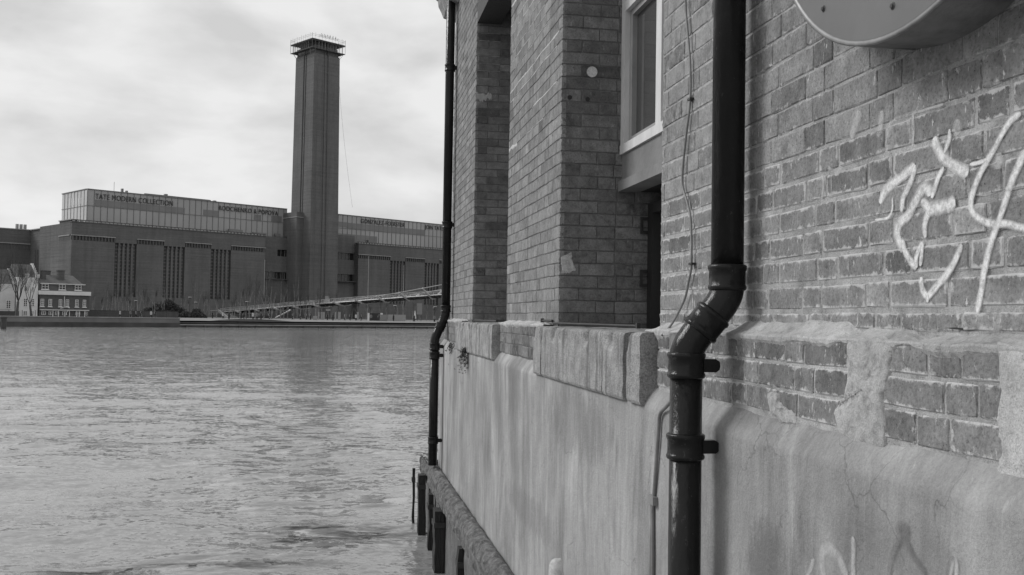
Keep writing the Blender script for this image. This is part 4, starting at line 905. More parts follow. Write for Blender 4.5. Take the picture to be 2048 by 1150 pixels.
# ---- the chimney tower
def chimney():
    hb, ht = 11.75, 10.7; dyb, dyt = 12.9, 11.6
    def lev(z):
        k = (z-G)/(93-G); return hb+(ht-hb)*k, dyb+(dyt-dyb)*k, 0.10*k
    def octo(z, ins=0.0):
        w_, d_, o = lev(z); o += ins
        g = 0.32          # depth of the recess strips
        xs = [(o, 0), (0.37*w_, 0), (0.37*w_, g), (0.43*w_, g), (0.43*w_, g*0.3), (0.485*w_, g*0.3), (0.485*w_, g), (0.55*w_, g), (0.55*w_, 0), (w_-o, 0)]
        ys = [(w_-o, d_*0.37), (w_-g-o, d_*0.37), (w_-g-o, d_*0.55), (w_-o, d_*0.55), (w_-o, d_)]
        bk = [(o, d_)]
        lf = [(o, 0.56*d_), (o+g, 0.56*d_), (o+g, 0.50*d_), (o+g*0.3, 0.50*d_), (o+g*0.3, 0.46*d_), (o+g, 0.46*d_), (o+g, 0.39*d_), (o, 0.39*d_)]
        pts = [(xs[0][0], ins)] + [(x, y+ins) for x, y in xs[1:-1]] + [(xs[-1][0], ins)] + ys + bk + lf
        return [(x, y, z) for x, y in pts]
    b = MB(FAC); L = [octo(z) + [octo(z)[0]] for z in np.linspace(G, 93.2, 12)]
    L.append(octo(93.9, 0.5)+[octo(93.9, 0.5)[0]]); L.append(octo(96.3, 0.55)+[octo(96.3, 0.55)[0]])
    b.grid(L); b.poly(octo(96.3, 0.55)); o = b.build('chimney', M['tbrick'], gal)
    # thin pale edges flanking the central strips
    e = MB(FAC)
    for (k, w0) in ((0.12, 0.10), (0.16, 0.06), (0.345, 0.08), (0.585, 0.10)):
        e.tube([(lev(z)[0]*k, -0.03, z) for z in (G+1, 50, 90)], w0, 4)
    e.build('pilaster_edge', simple('pale_brick_arris', 0.145, 0.9, 0.1, 1), o)
    # shoulder block against the rear of the left face
    s_ = MB(FAC); s_.box((-2.6, 4.6, 30), (0.08, 20, 38.4)).box((-2.6, 4.6, G), (0.06, 10.48, 29.99)); s_.build('shoulder_block', M['tbrick'], gal)
    MB(FAC).box((-2.75, 4.4, 36.5), (0.2, 20.1, 36.75)).build('ledge', M['cope'], gal)
    # belvedere: slab roof with scaffold round it
    t0, t1 = 97.6, 98.6
    MB(FAC).box((1.0, 1.0, 96.31), (9.6, 10.4, t0-0.01)).build('lantern', M['tbrick_dark'], gal)
    cx, cy = 5.3, 5.8
    rf = MB(FAC); a = 6.9
    rf.prism([(cx-a, cy-a, t0), (cx+a, cy-a, t0), (cx+a, cy+a, t0), (cx-a, cy+a, t0)], (0, 0, 0.28))
    rf.add([(cx-a, cy-a, t0+0.281), (cx+a, cy-a, t0+0.281), (cx+a, cy+a, t0+0.281), (cx-a, cy+a, t0+0.281), (cx-a+2, cy-a+2, t1), (cx+a-2, cy-a+2, t1), (cx+a-2, cy+a-2, t1), (cx-a+2, cy+a-2, t1)], [(0, 1, 5, 4), (1, 2, 6, 5), (2, 3, 7, 6), (3, 0, 4, 7), (4, 5, 6, 7)])
    rf.build('belvedere_roof', M['scafdark'], gal)
    sc = fthing('scaffold', 'pale tube scaffold wrapped round the top of the chimney tower', 'scaffold', cx, cy, 93)
    b = MB(FAC); a = 6.8; zs = (94.9, 97.4, 98.9, 99.4)
    cor_ = [(cx-a, cy-a), (cx+a, cy-a), (cx+a, cy+a), (cx-a, cy+a)]
    for i in range(4):
        p, q = Vector((*cor_[i], 0)), Vector((*cor_[(i+1) % 4], 0))
        for z in zs: b.tube([(p.x, p.y, z), (q.x, q.y, z)], 0.032, 4)
        for k in range(10):
            r_ = p.lerp(q, k/10); big = k == 0
            b.tube([(r_.x, r_.y, 94.6), (r_.x, r_.y, 99.75+0.3*(k % 2))], 0.07 if big else 0.035, 4)
            if k in (1, 9):
                c2 = Vector((cx+(r_.x-cx)*0.72, cy+(r_.y-cy)*0.72, 91.2)); b.tube([(r_.x, r_.y, 94.7), c2], 0.05, 4)
    b.build('tubes', M['scaf'], sc)
    b = MB(FAC)
    for i in range(4):
        p, q = Vector((*cor_[i], 0)), Vector((*cor_[(i+1) % 4], 0)); c0 = Vector((cx, cy, 0))
        b.prism([(p.x, p.y, 94.7), (q.x, q.y, 94.7), tuple((c0+(q-c0)*0.76)+Vector((0, 0, 94.7))), tuple((c0+(p-c0)*0.76)+Vector((0, 0, 94.7)))], (0, 0, 0.16))
    b.build('decking', M['scafdark'], sc)
    b = MB(FAC)
    for k in range(14):
        x = 1.5+k*0.55; b.tube([(x, -1.2, 98.9), (x+0.2*math.sin(k*3), -1.2, 99.7+0.5*abs(math.sin(k*1.7)))], 0.08, 4)
    for k in range(1, 10):
        for s_ in range(2):
            p = (cx-a+2.0+k*1.2, cy-6.2) if s_ == 0 else (cx-6.2, cy-a+2.0+k*1.2)
            b.tube([(p[0], p[1], 94.8), (p[0], p[1], 97.55)], 0.11, 4)
    b.build('props', M['scaf'], sc)
    for k in range(2):
        g = fthing('guy_rope', ('thin rope slanting from the chimney top to the rooftop storey, right of the tower' if k else 'thin nearly vertical rope beside the right edge of the chimney'), 'rope', 12, 1, 90)
        P = [(10.8+(10.0 if k else 3.2)*t_**1.3, 1.0+4*t_, 93-(51)*t_) for t_ in np.linspace(0, 1, 9)]
        MB(FAC).tube(P, 0.035, 4).build('strand', M['mull'], g)
chimney()

# ---- embankment: sheer wall on the left, low terrace on the right
FX = -110.3
em = fthing('embankment_wall', 'long pale concrete river wall in front of the white and brick houses', 'wall', -140, BANK, 0)
MB(FAC).box((-420, BANK, -1), (FX, BANK+1.2, 1.34)).build('foot', M['embdark'], em)
MB(FAC).box((-420, BANK+0.05, 1.341), (FX, BANK+1.15, 2.10)).build('upper_face', M['emb'], em)
MB(FAC).box((-420, BANK-0.08, 2.101), (FX, BANK+1.25, 2.20)).build('coping', M['cope'], em)
tr = fthing('terrace_wall', 'low stepped quay wall with dark timber fenders under the footbridge', 'wall', -60, BANK, 0)
MB(FAC).box((FX+0.01, BANK, -1), (300, BANK+1.0, 0.98)).build('foot', M['embdark'], tr)
MB(FAC).box((FX+0.01, BANK-0.1, 0.981), (300, BANK+1.1, 1.12)).build('coping', M['cope'], tr)
MB(FAC).box((FX+0.01, BANK+1.2, 0.5), (300, BANK+3, 1.36)).build('second_step', M['embdark'], tr)
MB(FAC).box((FX+0.01, BANK+1.15, 1.361), (300, BANK+3.2, 1.48)).build('second_coping', M['emb'], tr)
b = MB(FAC)
for x in np.arange(FX+1, 20, 3.3): b.box((x, BANK-0.35, -1), (x+0.35, BANK-0.11, 1.0))
b.build('fenders', M['embdark'], tr)
b = MB(FAC); pts = [(-104, 1.5), (-101, 1.9), (-97, 2.1), (-93, 2.12), (-90, 2.0), (-86, 1.75), (-80, 1.62), (-70, 1.6)]
b.prism([(pts[0][0], BANK+4, 1.0)]+[(x, BANK+4, z) for x, z in pts]+[(pts[-1][0], BANK+4, 1.0)], (0, 1.2, 0)); b.build('ramp_parapet', M['terrace'], tr)

# ---- the footbridge
BO = Vector((-33.09, 321.76, 0)); a52 = R(52); BW = Vector((math.sin(a52), -math.cos(a52), 0)); BT = Vector((BW.y, -BW.x, 0))
BR = Matrix(((BW.x, BT.x, 0, BO.x), (BW.y, BT.y, 0, BO.y), (0, 0, 1, 0), (0, 0, 0, 1)))    # x along the bridge towards the viewer's right, y to the viewer
br = thing('footbridge', 'slender steel suspension footbridge rising to the right across the river front', 'bridge', tuple(BO+Vector((0, 0, G))), math.atan2(BW.y, BW.x))
def deckz(x): return 3.55+0.0785*x-0.0001*x*x
def cabz(x): return float(np.interp(x, [-4, 5.8, 13.3, 21, 28.8, 36.9, 44.8, 52.6, 60.4, 68.2, 75.9, 84, 100, 120], [3.75, 4.28, 4.7, 5.16, 5.6, 6.12, 6.85, 7.65, 8.6, 9.7, 10.9, 12.2, 15.0, 18.5]))
X1 = 118
b = MB(BR)
for y in (-2.0, 2.0): b.tube([(x, y, deckz(x)) for x in np.arange(-3, X1, 3)], 0.17, 6)
b.build('deck_edge', M['steel'], br)
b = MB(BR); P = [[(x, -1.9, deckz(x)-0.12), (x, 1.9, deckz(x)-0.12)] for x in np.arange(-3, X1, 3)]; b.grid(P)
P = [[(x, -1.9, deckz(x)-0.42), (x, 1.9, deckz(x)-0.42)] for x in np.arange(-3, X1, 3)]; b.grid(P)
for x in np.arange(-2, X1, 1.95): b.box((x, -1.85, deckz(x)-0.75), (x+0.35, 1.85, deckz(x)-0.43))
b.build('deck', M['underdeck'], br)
b = MB(BR)
for y in (-5.0, 5.0):
    for k in range(4): b.tube([(x, y+(k-1.5)*0.22*(1 if y > 0 else -1), cabz(x)) for x in np.arange(-3, X1, 3)], 0.085, 5)
b.build('cables', M['steel'], br)
for i in range(15):
    x = 5.8+7.72*i; z = deckz(x); zc = cabz(x); b = MB(BR)
    for s_ in (-1, 1):
        b.tube([(x, s_*0.2, z-0.85), (x, s_*2.8, (z-0.85+zc)/2-0.12), (x, s_*5.35, zc+0.02)], [0.34, 0.30, 0.20], 6)
    b.build('transverse_arm', M['steeldark'], br)
b = MB(BR)
for y in (-2.05, 2.05):
    for x in np.arange(-2, X1, 1.95): b.tube([(x, y, deckz(x)), (x+0.10, y*1.10, deckz(x)+1.1)], 0.07, 4)
    b.tube([(x, y*1.10, deckz(x)+1.12) for x in np.arange(-2, X1, 3)], 0.06, 5)
    for h in (0.35, 0.6, 0.85): b.tube([(x, y*1.05, deckz(x)+h) for x in np.arange(-2, X1, 3)], 0.014, 4)
b.build('balustrade', M['steel'], br)
b = MB(BR); b.prism([(-4, -1.9, G), (-4, -1.9, deckz(-4)-0.5), (3, -1.9, deckz(3)-0.6), (16, -1.9, G+0.6), (16, -1.9, G)], (0, 3.8, 0)); b.build('abutment', M['terrace'], br)
b = MB(BR); b.tube([(27.5, 3.5, deckz(27)-1.2), (22.5, 4.5, G+0.2)], 0.22, 6); b.build('strut', M['steel'], br)

rp = thing('approach_ramp', 'pale sloping stair parapet beside the foot of the footbridge', 'ramp', (-38, 300, G))
def at(px, py, D):
    d = fw*FPX + r2*(px-1024) - u2*(py-575); return Vector((0, 0, EYE)) + d*(D/FPX)
p0, p1 = at(436, 619, 296), at(464, 641, 284)
b = MB(); b.prism([p0, p1, p1-Vector((0, 0, 0.55)), p0-Vector((0, 0, 0.75))], (0.3, 0.5, 0)); b.build('stringer', M['cope'], rp)
b = MB(); b.prism([p0+Vector((0.4, .7, -0.75)), p1+Vector((0.4, .7, -0.5)), at(470, 634, 290)], (0.8, 1.4, 0)); b.build('flank', M['terrace'], rp)

# ---- houses by the water
HF = FAC @ Matrix.Translation((0, -60, 0))
def sashwin(fr, x0, x1, y, z0, z1, parent, nx=2, nz=3, name='window', sill=True):
    b = MB(fr); t_ = 0.10
    b.box((x0, y-0.06, z0), (x0+t_, y+0.02, z1)).box((x1-t_, y-0.06, z0), (x1, y+0.02, z1)).box((x0+t_+.001, y-0.06, z0), (x1-t_-.001, y+0.02, z0+t_)).box((x0+t_+.001, y-0.06, z1-t_), (x1-t_-.001, y+0.02, z1))
    if sill: b.box((x0-0.15, y-0.16, z0-0.16), (x1+0.15, y+0.02, z0-0.002))
    o = b.build(name, M['whitetrim'], parent)
    MB(fr).box((x0+t_+.002, y-0.02, z0+t_+.002), (x1-t_-.002, y+0.01, z1-t_-.002)).build('pane', M['pane'], o)
    b = MB(fr)
    for i in range(1, nx): xx = x0+(x1-x0)*i/nx; b.box((xx-0.045, y-0.055, z0+t_+.003), (xx+0.045, y-0.025, z1-t_-.003))
    for i in range(1, nz): zz = z0+(z1-z0)*i/nz; b.box((x0+t_+.003, y-0.052, zz-0.035), (x1-t_-.003, y-0.028, zz+0.035))
    b.build('glazing_bar', M['whitetrim'], o); return o
bh = fthing('brick_house', 'dark brick terraced house with white cornice, sash windows and three dormers by the river', 'house', -103, -60, G)
x0, x1 = -108.4, -97.5
MB(HF).box((x0, 0, G), (x1, 8, 7.05)).build('wall', M['hbrick'], bh)
MB(HF).box((x0-0.3, -0.35, 6.62), (x1+0.25, -0.01, 7.50)).box((x0-0.3, -0.009, 7.051), (x1+0.25, 8.2, 7.499)).build('cornice', M['whitetrim'], bh)
rf = MB(HF); zr0, zr1 = 9.05, 11.2
rf.prism([(x0, 0.5, 7.51), (x0, 0.5, zr0), (x0, 4.5, zr1), (x0, 8.0, zr0), (x0, 8.0, 7.51)], (x1-x0-2.2, 0, 0))
rf.add([(x1-2.19, 0.5, 7.51), (x1-2.19, 0.5, zr0), (x1-2.19, 4.5, zr1), (x1-2.19, 8, zr0), (x1-2.19, 8, 7.51), (x1-0.2, 0.8, 7.51), (x1-0.2, 7.8, 7.51), (x1-0.9, 0.7, 8.9), (x1-0.9, 7.7, 8.9)], [(0, 1, 7, 5), (1, 2, 3, 8, 7), (3, 4, 6, 8), (5, 7, 8, 6)])
rfo = rf.build('roof', M['roof'], bh)
for (cx_, cy_, w_, h_) in ((-107.3, 2.3, 1.0, 11.9), (-105.6, 5.0, 1.2, 12.0), (-103.7, 2.3, 1.4, 12.1)):
    MB(HF).box((cx_, cy_, 9.7), (cx_+w_, cy_+1.0, h_)).box((cx_-0.1, cy_-0.1, h_+.001), (cx_+w_+0.1, cy_+1.1, h_+0.2)).build('chimney_stack', M['hbrick'], rfo)
MB(HF).box((x0+0.2, 0.05, 9.02), (x1-0.9, 0.48, 9.18)).build('gutter', M['whitetrim'], bh)
for dx in (-107.9, -104.2, -100.7): sashwin(HF, dx, dx+1.45, 0.30, 7.80, 9.0, bh, 2, 2, 'dormer')
for wx in (-108.15, -106.45, -104.25, -102.75, -100.65, -98.95): sashwin(HF, wx, wx+0.72, -0.02, 4.0, 5.65, bh, 2, 4)
for (wx, w_) in ((-107.9, 0.9), (-106.4, 0.9), (-105.0, 0.9), (-103.4, 1.0), (-100.5, 1.0), (-98.6, 0.7)): sashwin(HF, wx, wx+w_, -0.02, 2.1, 2.95, bh, 2, 2, sill=False)
b = MB(HF); b.box((-108.3, -0.45, 3.12), (-97.6, -0.03, 3.36)).build('shopfront_fascia', M['offwhite'], bh)
b = MB(HF); b.tube([(-103.1, -0.15, 6.3), (-103.1, -0.15, 3.8), (-103.9, -0.15, 3.6)], 0.09, 5); b.tube([(-102.4, -0.15, 3.95), (-101.9, -0.15, 3.7)], 0.09, 5); b.build('rainwater_pipe', M['whitetrim'], bh)
b = MB(HF)
for q in (-105.6, -104.4, -103.0, -102.0, -100.4, -99.8, -98.6): b.box((q, -0.3, G), (q+0.14, -0.1, 3.11))
b.build('door_posts', M['whitetrim'], bh)
b = MB(HF); b.tube([(-102.2+0.5*math.cos(a), -0.4, 2.2+0.9*math.sin(a)) for a in np.linspace(math.pi/2, math.pi, 8)], 0.06, 5); b.build('arch', M['whitetrim'], bh)

def gable_house(label, x0, x1, yb, eave, ridge, win, mat, name='white_house', y0=0.0):
    h = fthing(name, label, 'house', (x0+x1)/2, -60+y0, G)
    b = MB(HF); xm = (x0+x1)/2
    b.box((x0, y0, G), (x1, y0+yb, eave)); b.build('wall', mat, h)
    r_ = MB(HF); r_.prism([(x0, y0+0.4, eave), (x0, y0+yb/2, ridge), (x0, y0+yb, eave)], (x1-x0-0.35, 0, 0)); r_.build('roof', M['roof'], h)
    g = MB(HF); n_ = 6                                      # stepped parapet gable at the right end
    for k in range(n_):
        z0_, z1_ = eave+(ridge-eave)*k/n_, eave+(ridge-eave)*(k+1)/n_+0.25; g.box((x1-0.34, y0+yb/2*k/n_, z0_), (x1, y0+yb/2*(k+1)/n_-0.001, z1_))
        g.box((x1-0.34, y0+yb-yb/2*(k+1)/n_+0.001, z0_), (x1, y0+yb-yb/2*k/n_, z1_))
    g.box((x1-0.6, y0-0.3, eave-0.1), (x1+0.15, y0+0.4-0.001, eave+0.75)); g.build('gable_coping', mat, h)
    for (a, c, z0_, z1_) in win: sashwin(HF, a, c, y0-0.02, z0_, z1_, h, 2, 4, sill=False)
    return h
gable_house('tall white rendered house with a stepped gable beside the brick house', -113.2, -108.75, 7.5, 10.3, 13.3, [(-111.75, -110.95, 7.2, 8.35), (-110.1, -109.5, 7.1, 8.3), (-111.75, -110.9, 3.9, 5.7), (-110.15, -109.45, 3.9, 5.7), (-111.75, -110.85, 1.9, 3.0), (-110.1, -109.5, 1.9, 3.0), (-111.6, -110.7, 10.4, 11.1)], M['white'])
gable_house('low cream rendered house at the left edge of the view', -121.5, -113.4, 8, 8.7, 12.0, [(-117.0, -116.3, 6.6, 7.6), (-115.2, -114.2, 3.4, 5.2)], M['offwhite'], 'cream_house', 0.3)
b = fthing('garden_wall', 'dark hedge topped wall at the left edge in front of the cream house', 'wall', -116, -63, G)
MB(HF).box((-121, -3.2, G), (-113.6, -2.8, 2.85)).build('brickwork', M['embdark'], b)
bw_ = fthing('boundary_wall', 'low dark brick wall running behind the promenade between house and bushes', 'wall', -90, -50, G)
MB(FAC).box((-97.4, -52, G), (-72, -51.6, 3.3)).build('brickwork', M['tbrick_dark'], bw_)
MB(FAC).box((-97.4, -52.1, 3.301), (-72, -51.5, 3.37)).build('coping', M['embdark'], bw_)

# ---- railing along the left embankment
rl = fthing('railing', 'thin black railing along the top of the pale river wall', 'railing', -120, BANK+0.5, 2.2)
b = MB(FAC)
for x in np.arange(-160, FX, 1.9): b.tube([(x, BANK+0.4, 2.2), (x, BANK+0.4, 3.1)], 0.035, 4)
for z in (2.5, 2.8, 3.1): b.tube([(-160, BANK+0.4, z), (FX-26.5, BANK+0.4, z)], 0.022, 4)
b.build('rails', M['black'], rl)

# ---- mooring post standing in the river
mp_ = thing('mooring_post', 'dark squat mooring post in the water at the left edge', 'post', tuple(at(7, 656, 128).xy)+(0.0,))
c = at(7, 656, 128); MB().lathe([(0.0, 2.25), (0.42, 2.25), (0.46, 2.1), (0.36, 1.9), (0.34, 0.6), (0.38, -0.5)], (c.x, c.y, 0), 'Z', 12).build('shaft', M['embdark'], mp_)

# ---- bare trees
def twigs(b, p, d, L, r, depth, spread, rn, n=3, up=0.25):
    q = p; pts = [p]; rs = [r]
    for k in range(3):
        d = (d+Vector((rn.normal(0, spread*0.35), rn.normal(0, spread*0.35), up*0.3))).normalized(); q = q+d*L/3; pts.append(q); rs.append(r*(1-0.17*(k+1)))
    b.tube(pts, rs, 5 if r > 0.05 else 3, False)
    if depth == 0: return
    for i in range(n):
        a = pts[rn.integers(1, 4)]; e = (d+Vector((rn.normal(0, spread), rn.normal(0, spread), rn.normal(up*0.4, spread*0.6)))).normalized()
        twigs(b, a, e, L*rn.uniform(0.55, 0.85), max(r*0.52, 0.012), depth-1, spread, rn, n, up)
def tree(name, label, p, H_, seed, bark, r0=0.2, stems=1, spread=0.5, n=3, depth=4, group=None, up=0.3):
    rn = np.random.default_rng(seed); t = thing(name, label, 'tree', tuple(p), 0, group); p = Vector(p)
    tk = MB(); top = p+Vector((rn.normal(0, 0.15), rn.normal(0, 0.15), H_*0.28)); tk.tube([p, p.lerp(top, 0.5), top], [r0*1.25, r0, r0*0.85], 7)
    if bark is M['birch']:
        q1, q2 = top+Vector((rn.normal(0, .25), 0, H_*0.3)), top+Vector((rn.normal(0, .4), 0, H_*0.62)); tk.tube([top, q1, q2], [r0*0.85, r0*0.6, r0*0.25], 5, False)
        for j_ in range(2): a_ = p.lerp(top, rn.uniform(0, .3)); tk.tube([a_, a_+Vector((rn.normal(0, .5), rn.normal(0, .5), H_*0.3)), a_+Vector((rn.normal(0, .9), rn.normal(0, .9), H_*0.7))], [r0*0.6, r0*0.45, r0*0.2], 5, False)
    
    cr_ = MB()
    for s_ in range(stems):
        a = 2*math.pi*s_/max(stems, 1)+rn.uniform(0, 1); d = Vector((math.cos(a)*0.45, math.sin(a)*0.45, 1)).normalized() if stems > 1 else Vector((rn.normal(0, .08), rn.normal(0, .08), 1)).normalized()
        twigs(cr_, top, d, H_*0.34, r0*0.38, depth, spread, rn, n, up)
    tk.build('trunk', bark, t); cr_.build('crown', M['twig'] if bark is not M['birch'] else M['birchtwig'], t, fix=False); return t
M['birchtwig'] = simple('birch_twigs', 0.075, 0.9, 0.25, 2)
gnd = lambda px, py, D, z=G: (lambda q: (q.x, q.y, z))(at(px, py, D))
tree('bare_tree', 'leafless tree with a forked trunk in front of the white house', gnd(33, 634, 176), 10.2, 3, M['bark'], 0.24, 5, 0.33, 3, 4, up=0.45)
tree('bare_tree', 'leafless tree at the right corner of the white house', gnd(63, 634, 178), 8.6, 8, M['bark'], 0.2, 3, 0.3, 3, 4, up=0.5)
tree('bare_tree', 'leafless tree half cut off by the left edge of the picture', gnd(-14, 634, 172), 10.0, 12, M['bark'], 0.22, 4, 0.42, 3, 4, up=0.3)
GRP = 'slender birch trees in front of the power station'
LM = [(180, 'the brick house'), (271, 'the lamp post left of the big bush'), (331, 'the big rounded bush'), (391, 'the lamp post over the low bush'), (448, 'the sloping stair parapet'), (527, 'the white flagpole left of the chimney'), (585, 'the left edge of the chimney'), (655, 'the square white sign'), (735, 'the tall flagpole right of the chimney'), (806, 'the flagpole before the slot windows')]
ORD = ['nearest', 'second', 'third', 'fourth', 'fifth', 'sixth', 'seventh', 'eighth', 'ninth', 'tenth', 'eleventh', 'twelfth', 'thirteenth', 'fourteenth', 'fifteenth', 'sixteenth', 'seventeenth', 'eighteenth']
protos = [tree('birch_tree', 'slender bare birch', (0, 0, 0), h, 20+i, M['birch'], 0.10, 1, 0.22, 5, 3, GRP, 0.8) for i, h in enumerate((9.5, 8.0, 11.0, 9.0))]
rn = np.random.default_rng(5); bx = []; x_ = 185.0
while x_ < 884:
    bx.append(x_); x_ += rn.uniform(5, 13) if (185 < x_ < 290 or 450 < x_ < 640) else rn.uniform(9, 20)
cnt = {}
for i, px in enumerate(bx):
    D = rn.uniform(262, 292) if px < 640 else rn.uniform(290, 305); o = protos[i % 4]; s_ = rn.uniform(0.6, 1.0)*(1.25 if 470 < px < 610 else 0.8 if px > 700 else 1.0)
    lm = [m_ for m_ in LM if m_[0] <= px][-1][1]; k = cnt.get(lm, 0); cnt[lm] = k+1; lab = 'slender bare birch, %s to the right of %s' % (ORD[k], lm)
    if i < 4: o.location = gnd(px, 634, D); o.rotation_euler = (0, 0, rn.uniform(0, 6)); o.scale = (1, 1, s_); o['label'] = lab
    else: copy_tree(o, None, gnd(px, 634, D), rn.uniform(0, 6), (s_**0.5, s_**0.5, s_), lab)

# ---- evergreen bushes: leaf clumps spread through an uneven crown
def bush(label, c, rx, ry, rz, n, mat, seed, leaf=0.22, name='evergreen_bush'):
    rn = np.random.default_rng(seed); t = thing(name, label, 'bush', (c[0], c[1], G)); b = MB(); lumps = []
    for _ in range(26):
        v = Vector(rn.normal(0, 1, 3)).normalized(); v.z = abs(v.z); lumps.append((Vector((c[0]+v.x*rx*rn.uniform(.2, .85), c[1]+v.y*ry*rn.uniform(.2, .85), G+v.z*rz*rn.uniform(.15, .85))), rn.uniform(.16, .36)))
    for _ in range(n):
        L_, s_ = lumps[rn.integers(0, len(lumps))]; v = Vector(rn.normal(0, 1, 3)).normalized()
        p = L_+Vector((v.x*rx*s_, v.y*ry*s_, v.z*rz*s_*1.1))*rn.uniform(0.6, 1.05)
        if p.z < G: p.z = G+0.1
        e = Vector(rn.normal(0, 1, 3)).normalized()*leaf*rn.uniform(.5, 1.2); f_ = e.cross(Vector(rn.normal(0, 1, 3))).normalized()*leaf*0.5
        b.add([p-e, p+f_, p+e, p-f_], [(0, 1, 2, 3)])
    b.build('foliage', mat, t, fix=False)
    s2 = MB()
    for k in range(5): s2.tube([(c[0]+rn.normal(0, .3), c[1], G), (c[0]+rn.normal(0, rx*.4), c[1]+rn.normal(0, .4), G+rz*0.6)], 0.05, 4)
    s2.build('stem', M['bark'], t)
c = at(331, 634, 268); bush('big dark rounded evergreen bush on the promenade left of the footbridge', c, 6.6, 3.5, 5.0, 9500, M['leaf'], 1, 0.30)
c = at(386, 634, 262); bush('lower dark bush to the right of the big rounded one', c, 4.2, 2.2, 2.5, 4500, M['leaf'], 2, 0.26)
c = at(374, 634, 275); bush('pale twiggy shrub rising behind the low dark bush', c, 3.4, 1.5, 2.7, 1500, M['leafpale'], 3, 0.16, 'pale_shrub')

# ---- lamp posts
def lamp(label, px, ptop, D):
    p = at(px, 634, D); zt = at(px, ptop, D).z; t = thing('lamp_post', label, 'lamp post', (p.x, p.y, G), 0, 'lamp posts on the promenade')
    MB().tube([(p.x, p.y, G), (p.x, p.y, zt-0.45)], [0.09, 0.06], 6).build('post', M['black'], t)
    MB().lathe([(0.0, -0.5), (0.12, -0.5), (0.16, -0.15), (0.10, -0.06)], (p.x, p.y, zt), 'Z', 10).build('lantern', M['black'], t)
    MB().lathe([(0.0, 0.02), (0.42, 0.0), (0.46, -0.05), (0.1, -0.055)], (p.x, p.y, zt), 'Z', 16).build('shade', M['whitetrim'], t)
for a in (('lamp post standing left of the big rounded bush', 271, 601, 262), ('tallest of the lamp posts above the two dark bushes', 379, 594, 255), ('shorter lamp post just right of the tallest, over the low bush', 391, 604, 268),
          ('lamp post in front of the low left end of the footbridge', 493, 603, 255), ('lamp post seen under the footbridge above the grey hoarding', 790, 611, 250), ('first of the two lamp posts at the far right by the drainpipe', 870, 613, 255), ('second lamp post at the far right, slightly lower', 868, 615.5, 275)): lamp(*a)

# ---- people (tiny on the far bank)
def person_mesh(seed, walk):
    sk = {'pel': (0, 0, .93), 'che': (0, .02, 1.30), 'nek': (0, .02, 1.48), 'hed': (0, 0, 1.60), 'top': (0, 0, 1.72), 'shl': (-.19, .02, 1.42), 'shr': (.19, .02, 1.42),
          'ell': (-.25, .04, 1.14), 'elr': (.25, .04, 1.14), 'hal': (-.24, -.08-walk*.3, .90), 'har': (.24, -.08+walk*.3, .90), 'hil': (-.10, 0, .90), 'hir': (.10, 0, .90),
          'knl': (-.11, -.04-walk*.5, .50), 'knr': (.11, -.02+walk*.2, .50), 'ftl': (-.11, .02-walk*.7, .08), 'ftr': (.11, .05+walk*.9, .08), 'tol': (-.11, -.14-walk*.7, .04), 'tor': (.11, -.11+walk*.9, .04)}
    rad = {'pel': .15, 'che': .155, 'nek': .06, 'hed': .095, 'top': .07, 'shl': .075, 'shr': .075, 'ell': .05, 'elr': .05, 'hal': .04, 'har': .04, 'hil': .10, 'hir': .10, 'knl': .065, 'knr': .065, 'ftl': .05, 'ftr': .05, 'tol': .04, 'tor': .04}
    ed = [('pel', 'che'), ('che', 'nek'), ('nek', 'hed'), ('hed', 'top'), ('che', 'shl'), ('che', 'shr'), ('shl', 'ell'), ('ell', 'hal'), ('shr', 'elr'), ('elr', 'har'), ('pel', 'hil'), ('pel', 'hir'), ('hil', 'knl'), ('knl', 'ftl'), ('ftl', 'tol'), ('hir', 'knr'), ('knr', 'ftr'), ('ftr', 'tor')]
    ks = list(sk); me = bpy.data.meshes.new('person_body'); me.from_pydata([sk[k] for k in ks], [(ks.index(a), ks.index(b_)) for a, b_ in ed], [])
    o = bpy.data.objects.new('tmp', me); COL.objects.link(o); md = o.modifiers.new('s', 'SKIN')
    for i, k in enumerate(ks): v = me.skin_vertices[0].data[i]; v.radius = (rad[k], rad[k]); v.use_root = (k == 'pel')
    o.modifiers.new('u', 'SUBSURF').levels = 1; bpy.context.view_layer.update()
    m2 = bpy.data.meshes.new_from_object(o.evaluated_get(bpy.context.evaluated_depsgraph_get())); bpy.data.objects.remove(o); return m2
bodies = [person_mesh(0, 0.0), person_mesh(1, 0.35), person_mesh(2, -0.25)]
for m_ in bodies: m_.materials.clear(); m_.materials.append(M['skin'])
def lathe_mesh(prof, mat, name, sq=1.0, n=12):
    b = MB(); b.lathe(prof, (0, 0, 0), 'Z', n); b.v = [(x*sq, y, z) for x, y, z in b.v]; me = bpy.data.meshes.new(name); me.from_pydata(b.v, [], b.f); me.materials.append(mat); return me
coats = {k: lathe_mesh([(.10, 1.50), (.17, 1.46), (.20, 1.36), (.185, 1.15), (.19, .95), (.22, .72), (.19, .72)], M[k], 'coat', 1.15) for k in ('cloth', 'cloth2', 'cloth3')}
trous = lathe_mesh([(.19, .90), (.18, .6), (.15, .30), (.12, .10)], M['cloth'], 'trousers', 1.1); hairm = lathe_mesh([(.0, 1.76), (.07, 1.745), (.105, 1.68), (.108, 1.60), (.09, 1.56)], M['hair'], 'hair')
def person(label, px, D, coat='cloth', pose=0, rot=0.0, z=G, hgt=1.0):
    p = at(px, 634, D); t = thing('person', label, 'person', (p.x, p.y, z), rot, 'people on the far bank'); t.scale = (hgt, hgt, hgt)
    for nm, me in (('body', bodies[pose]), ('coat', coats[coat]), ('trousers', trous), ('hair', hairm)):
        o = bpy.data.objects.new(nm, me); COL.objects.link(o); o.parent = t
    return t
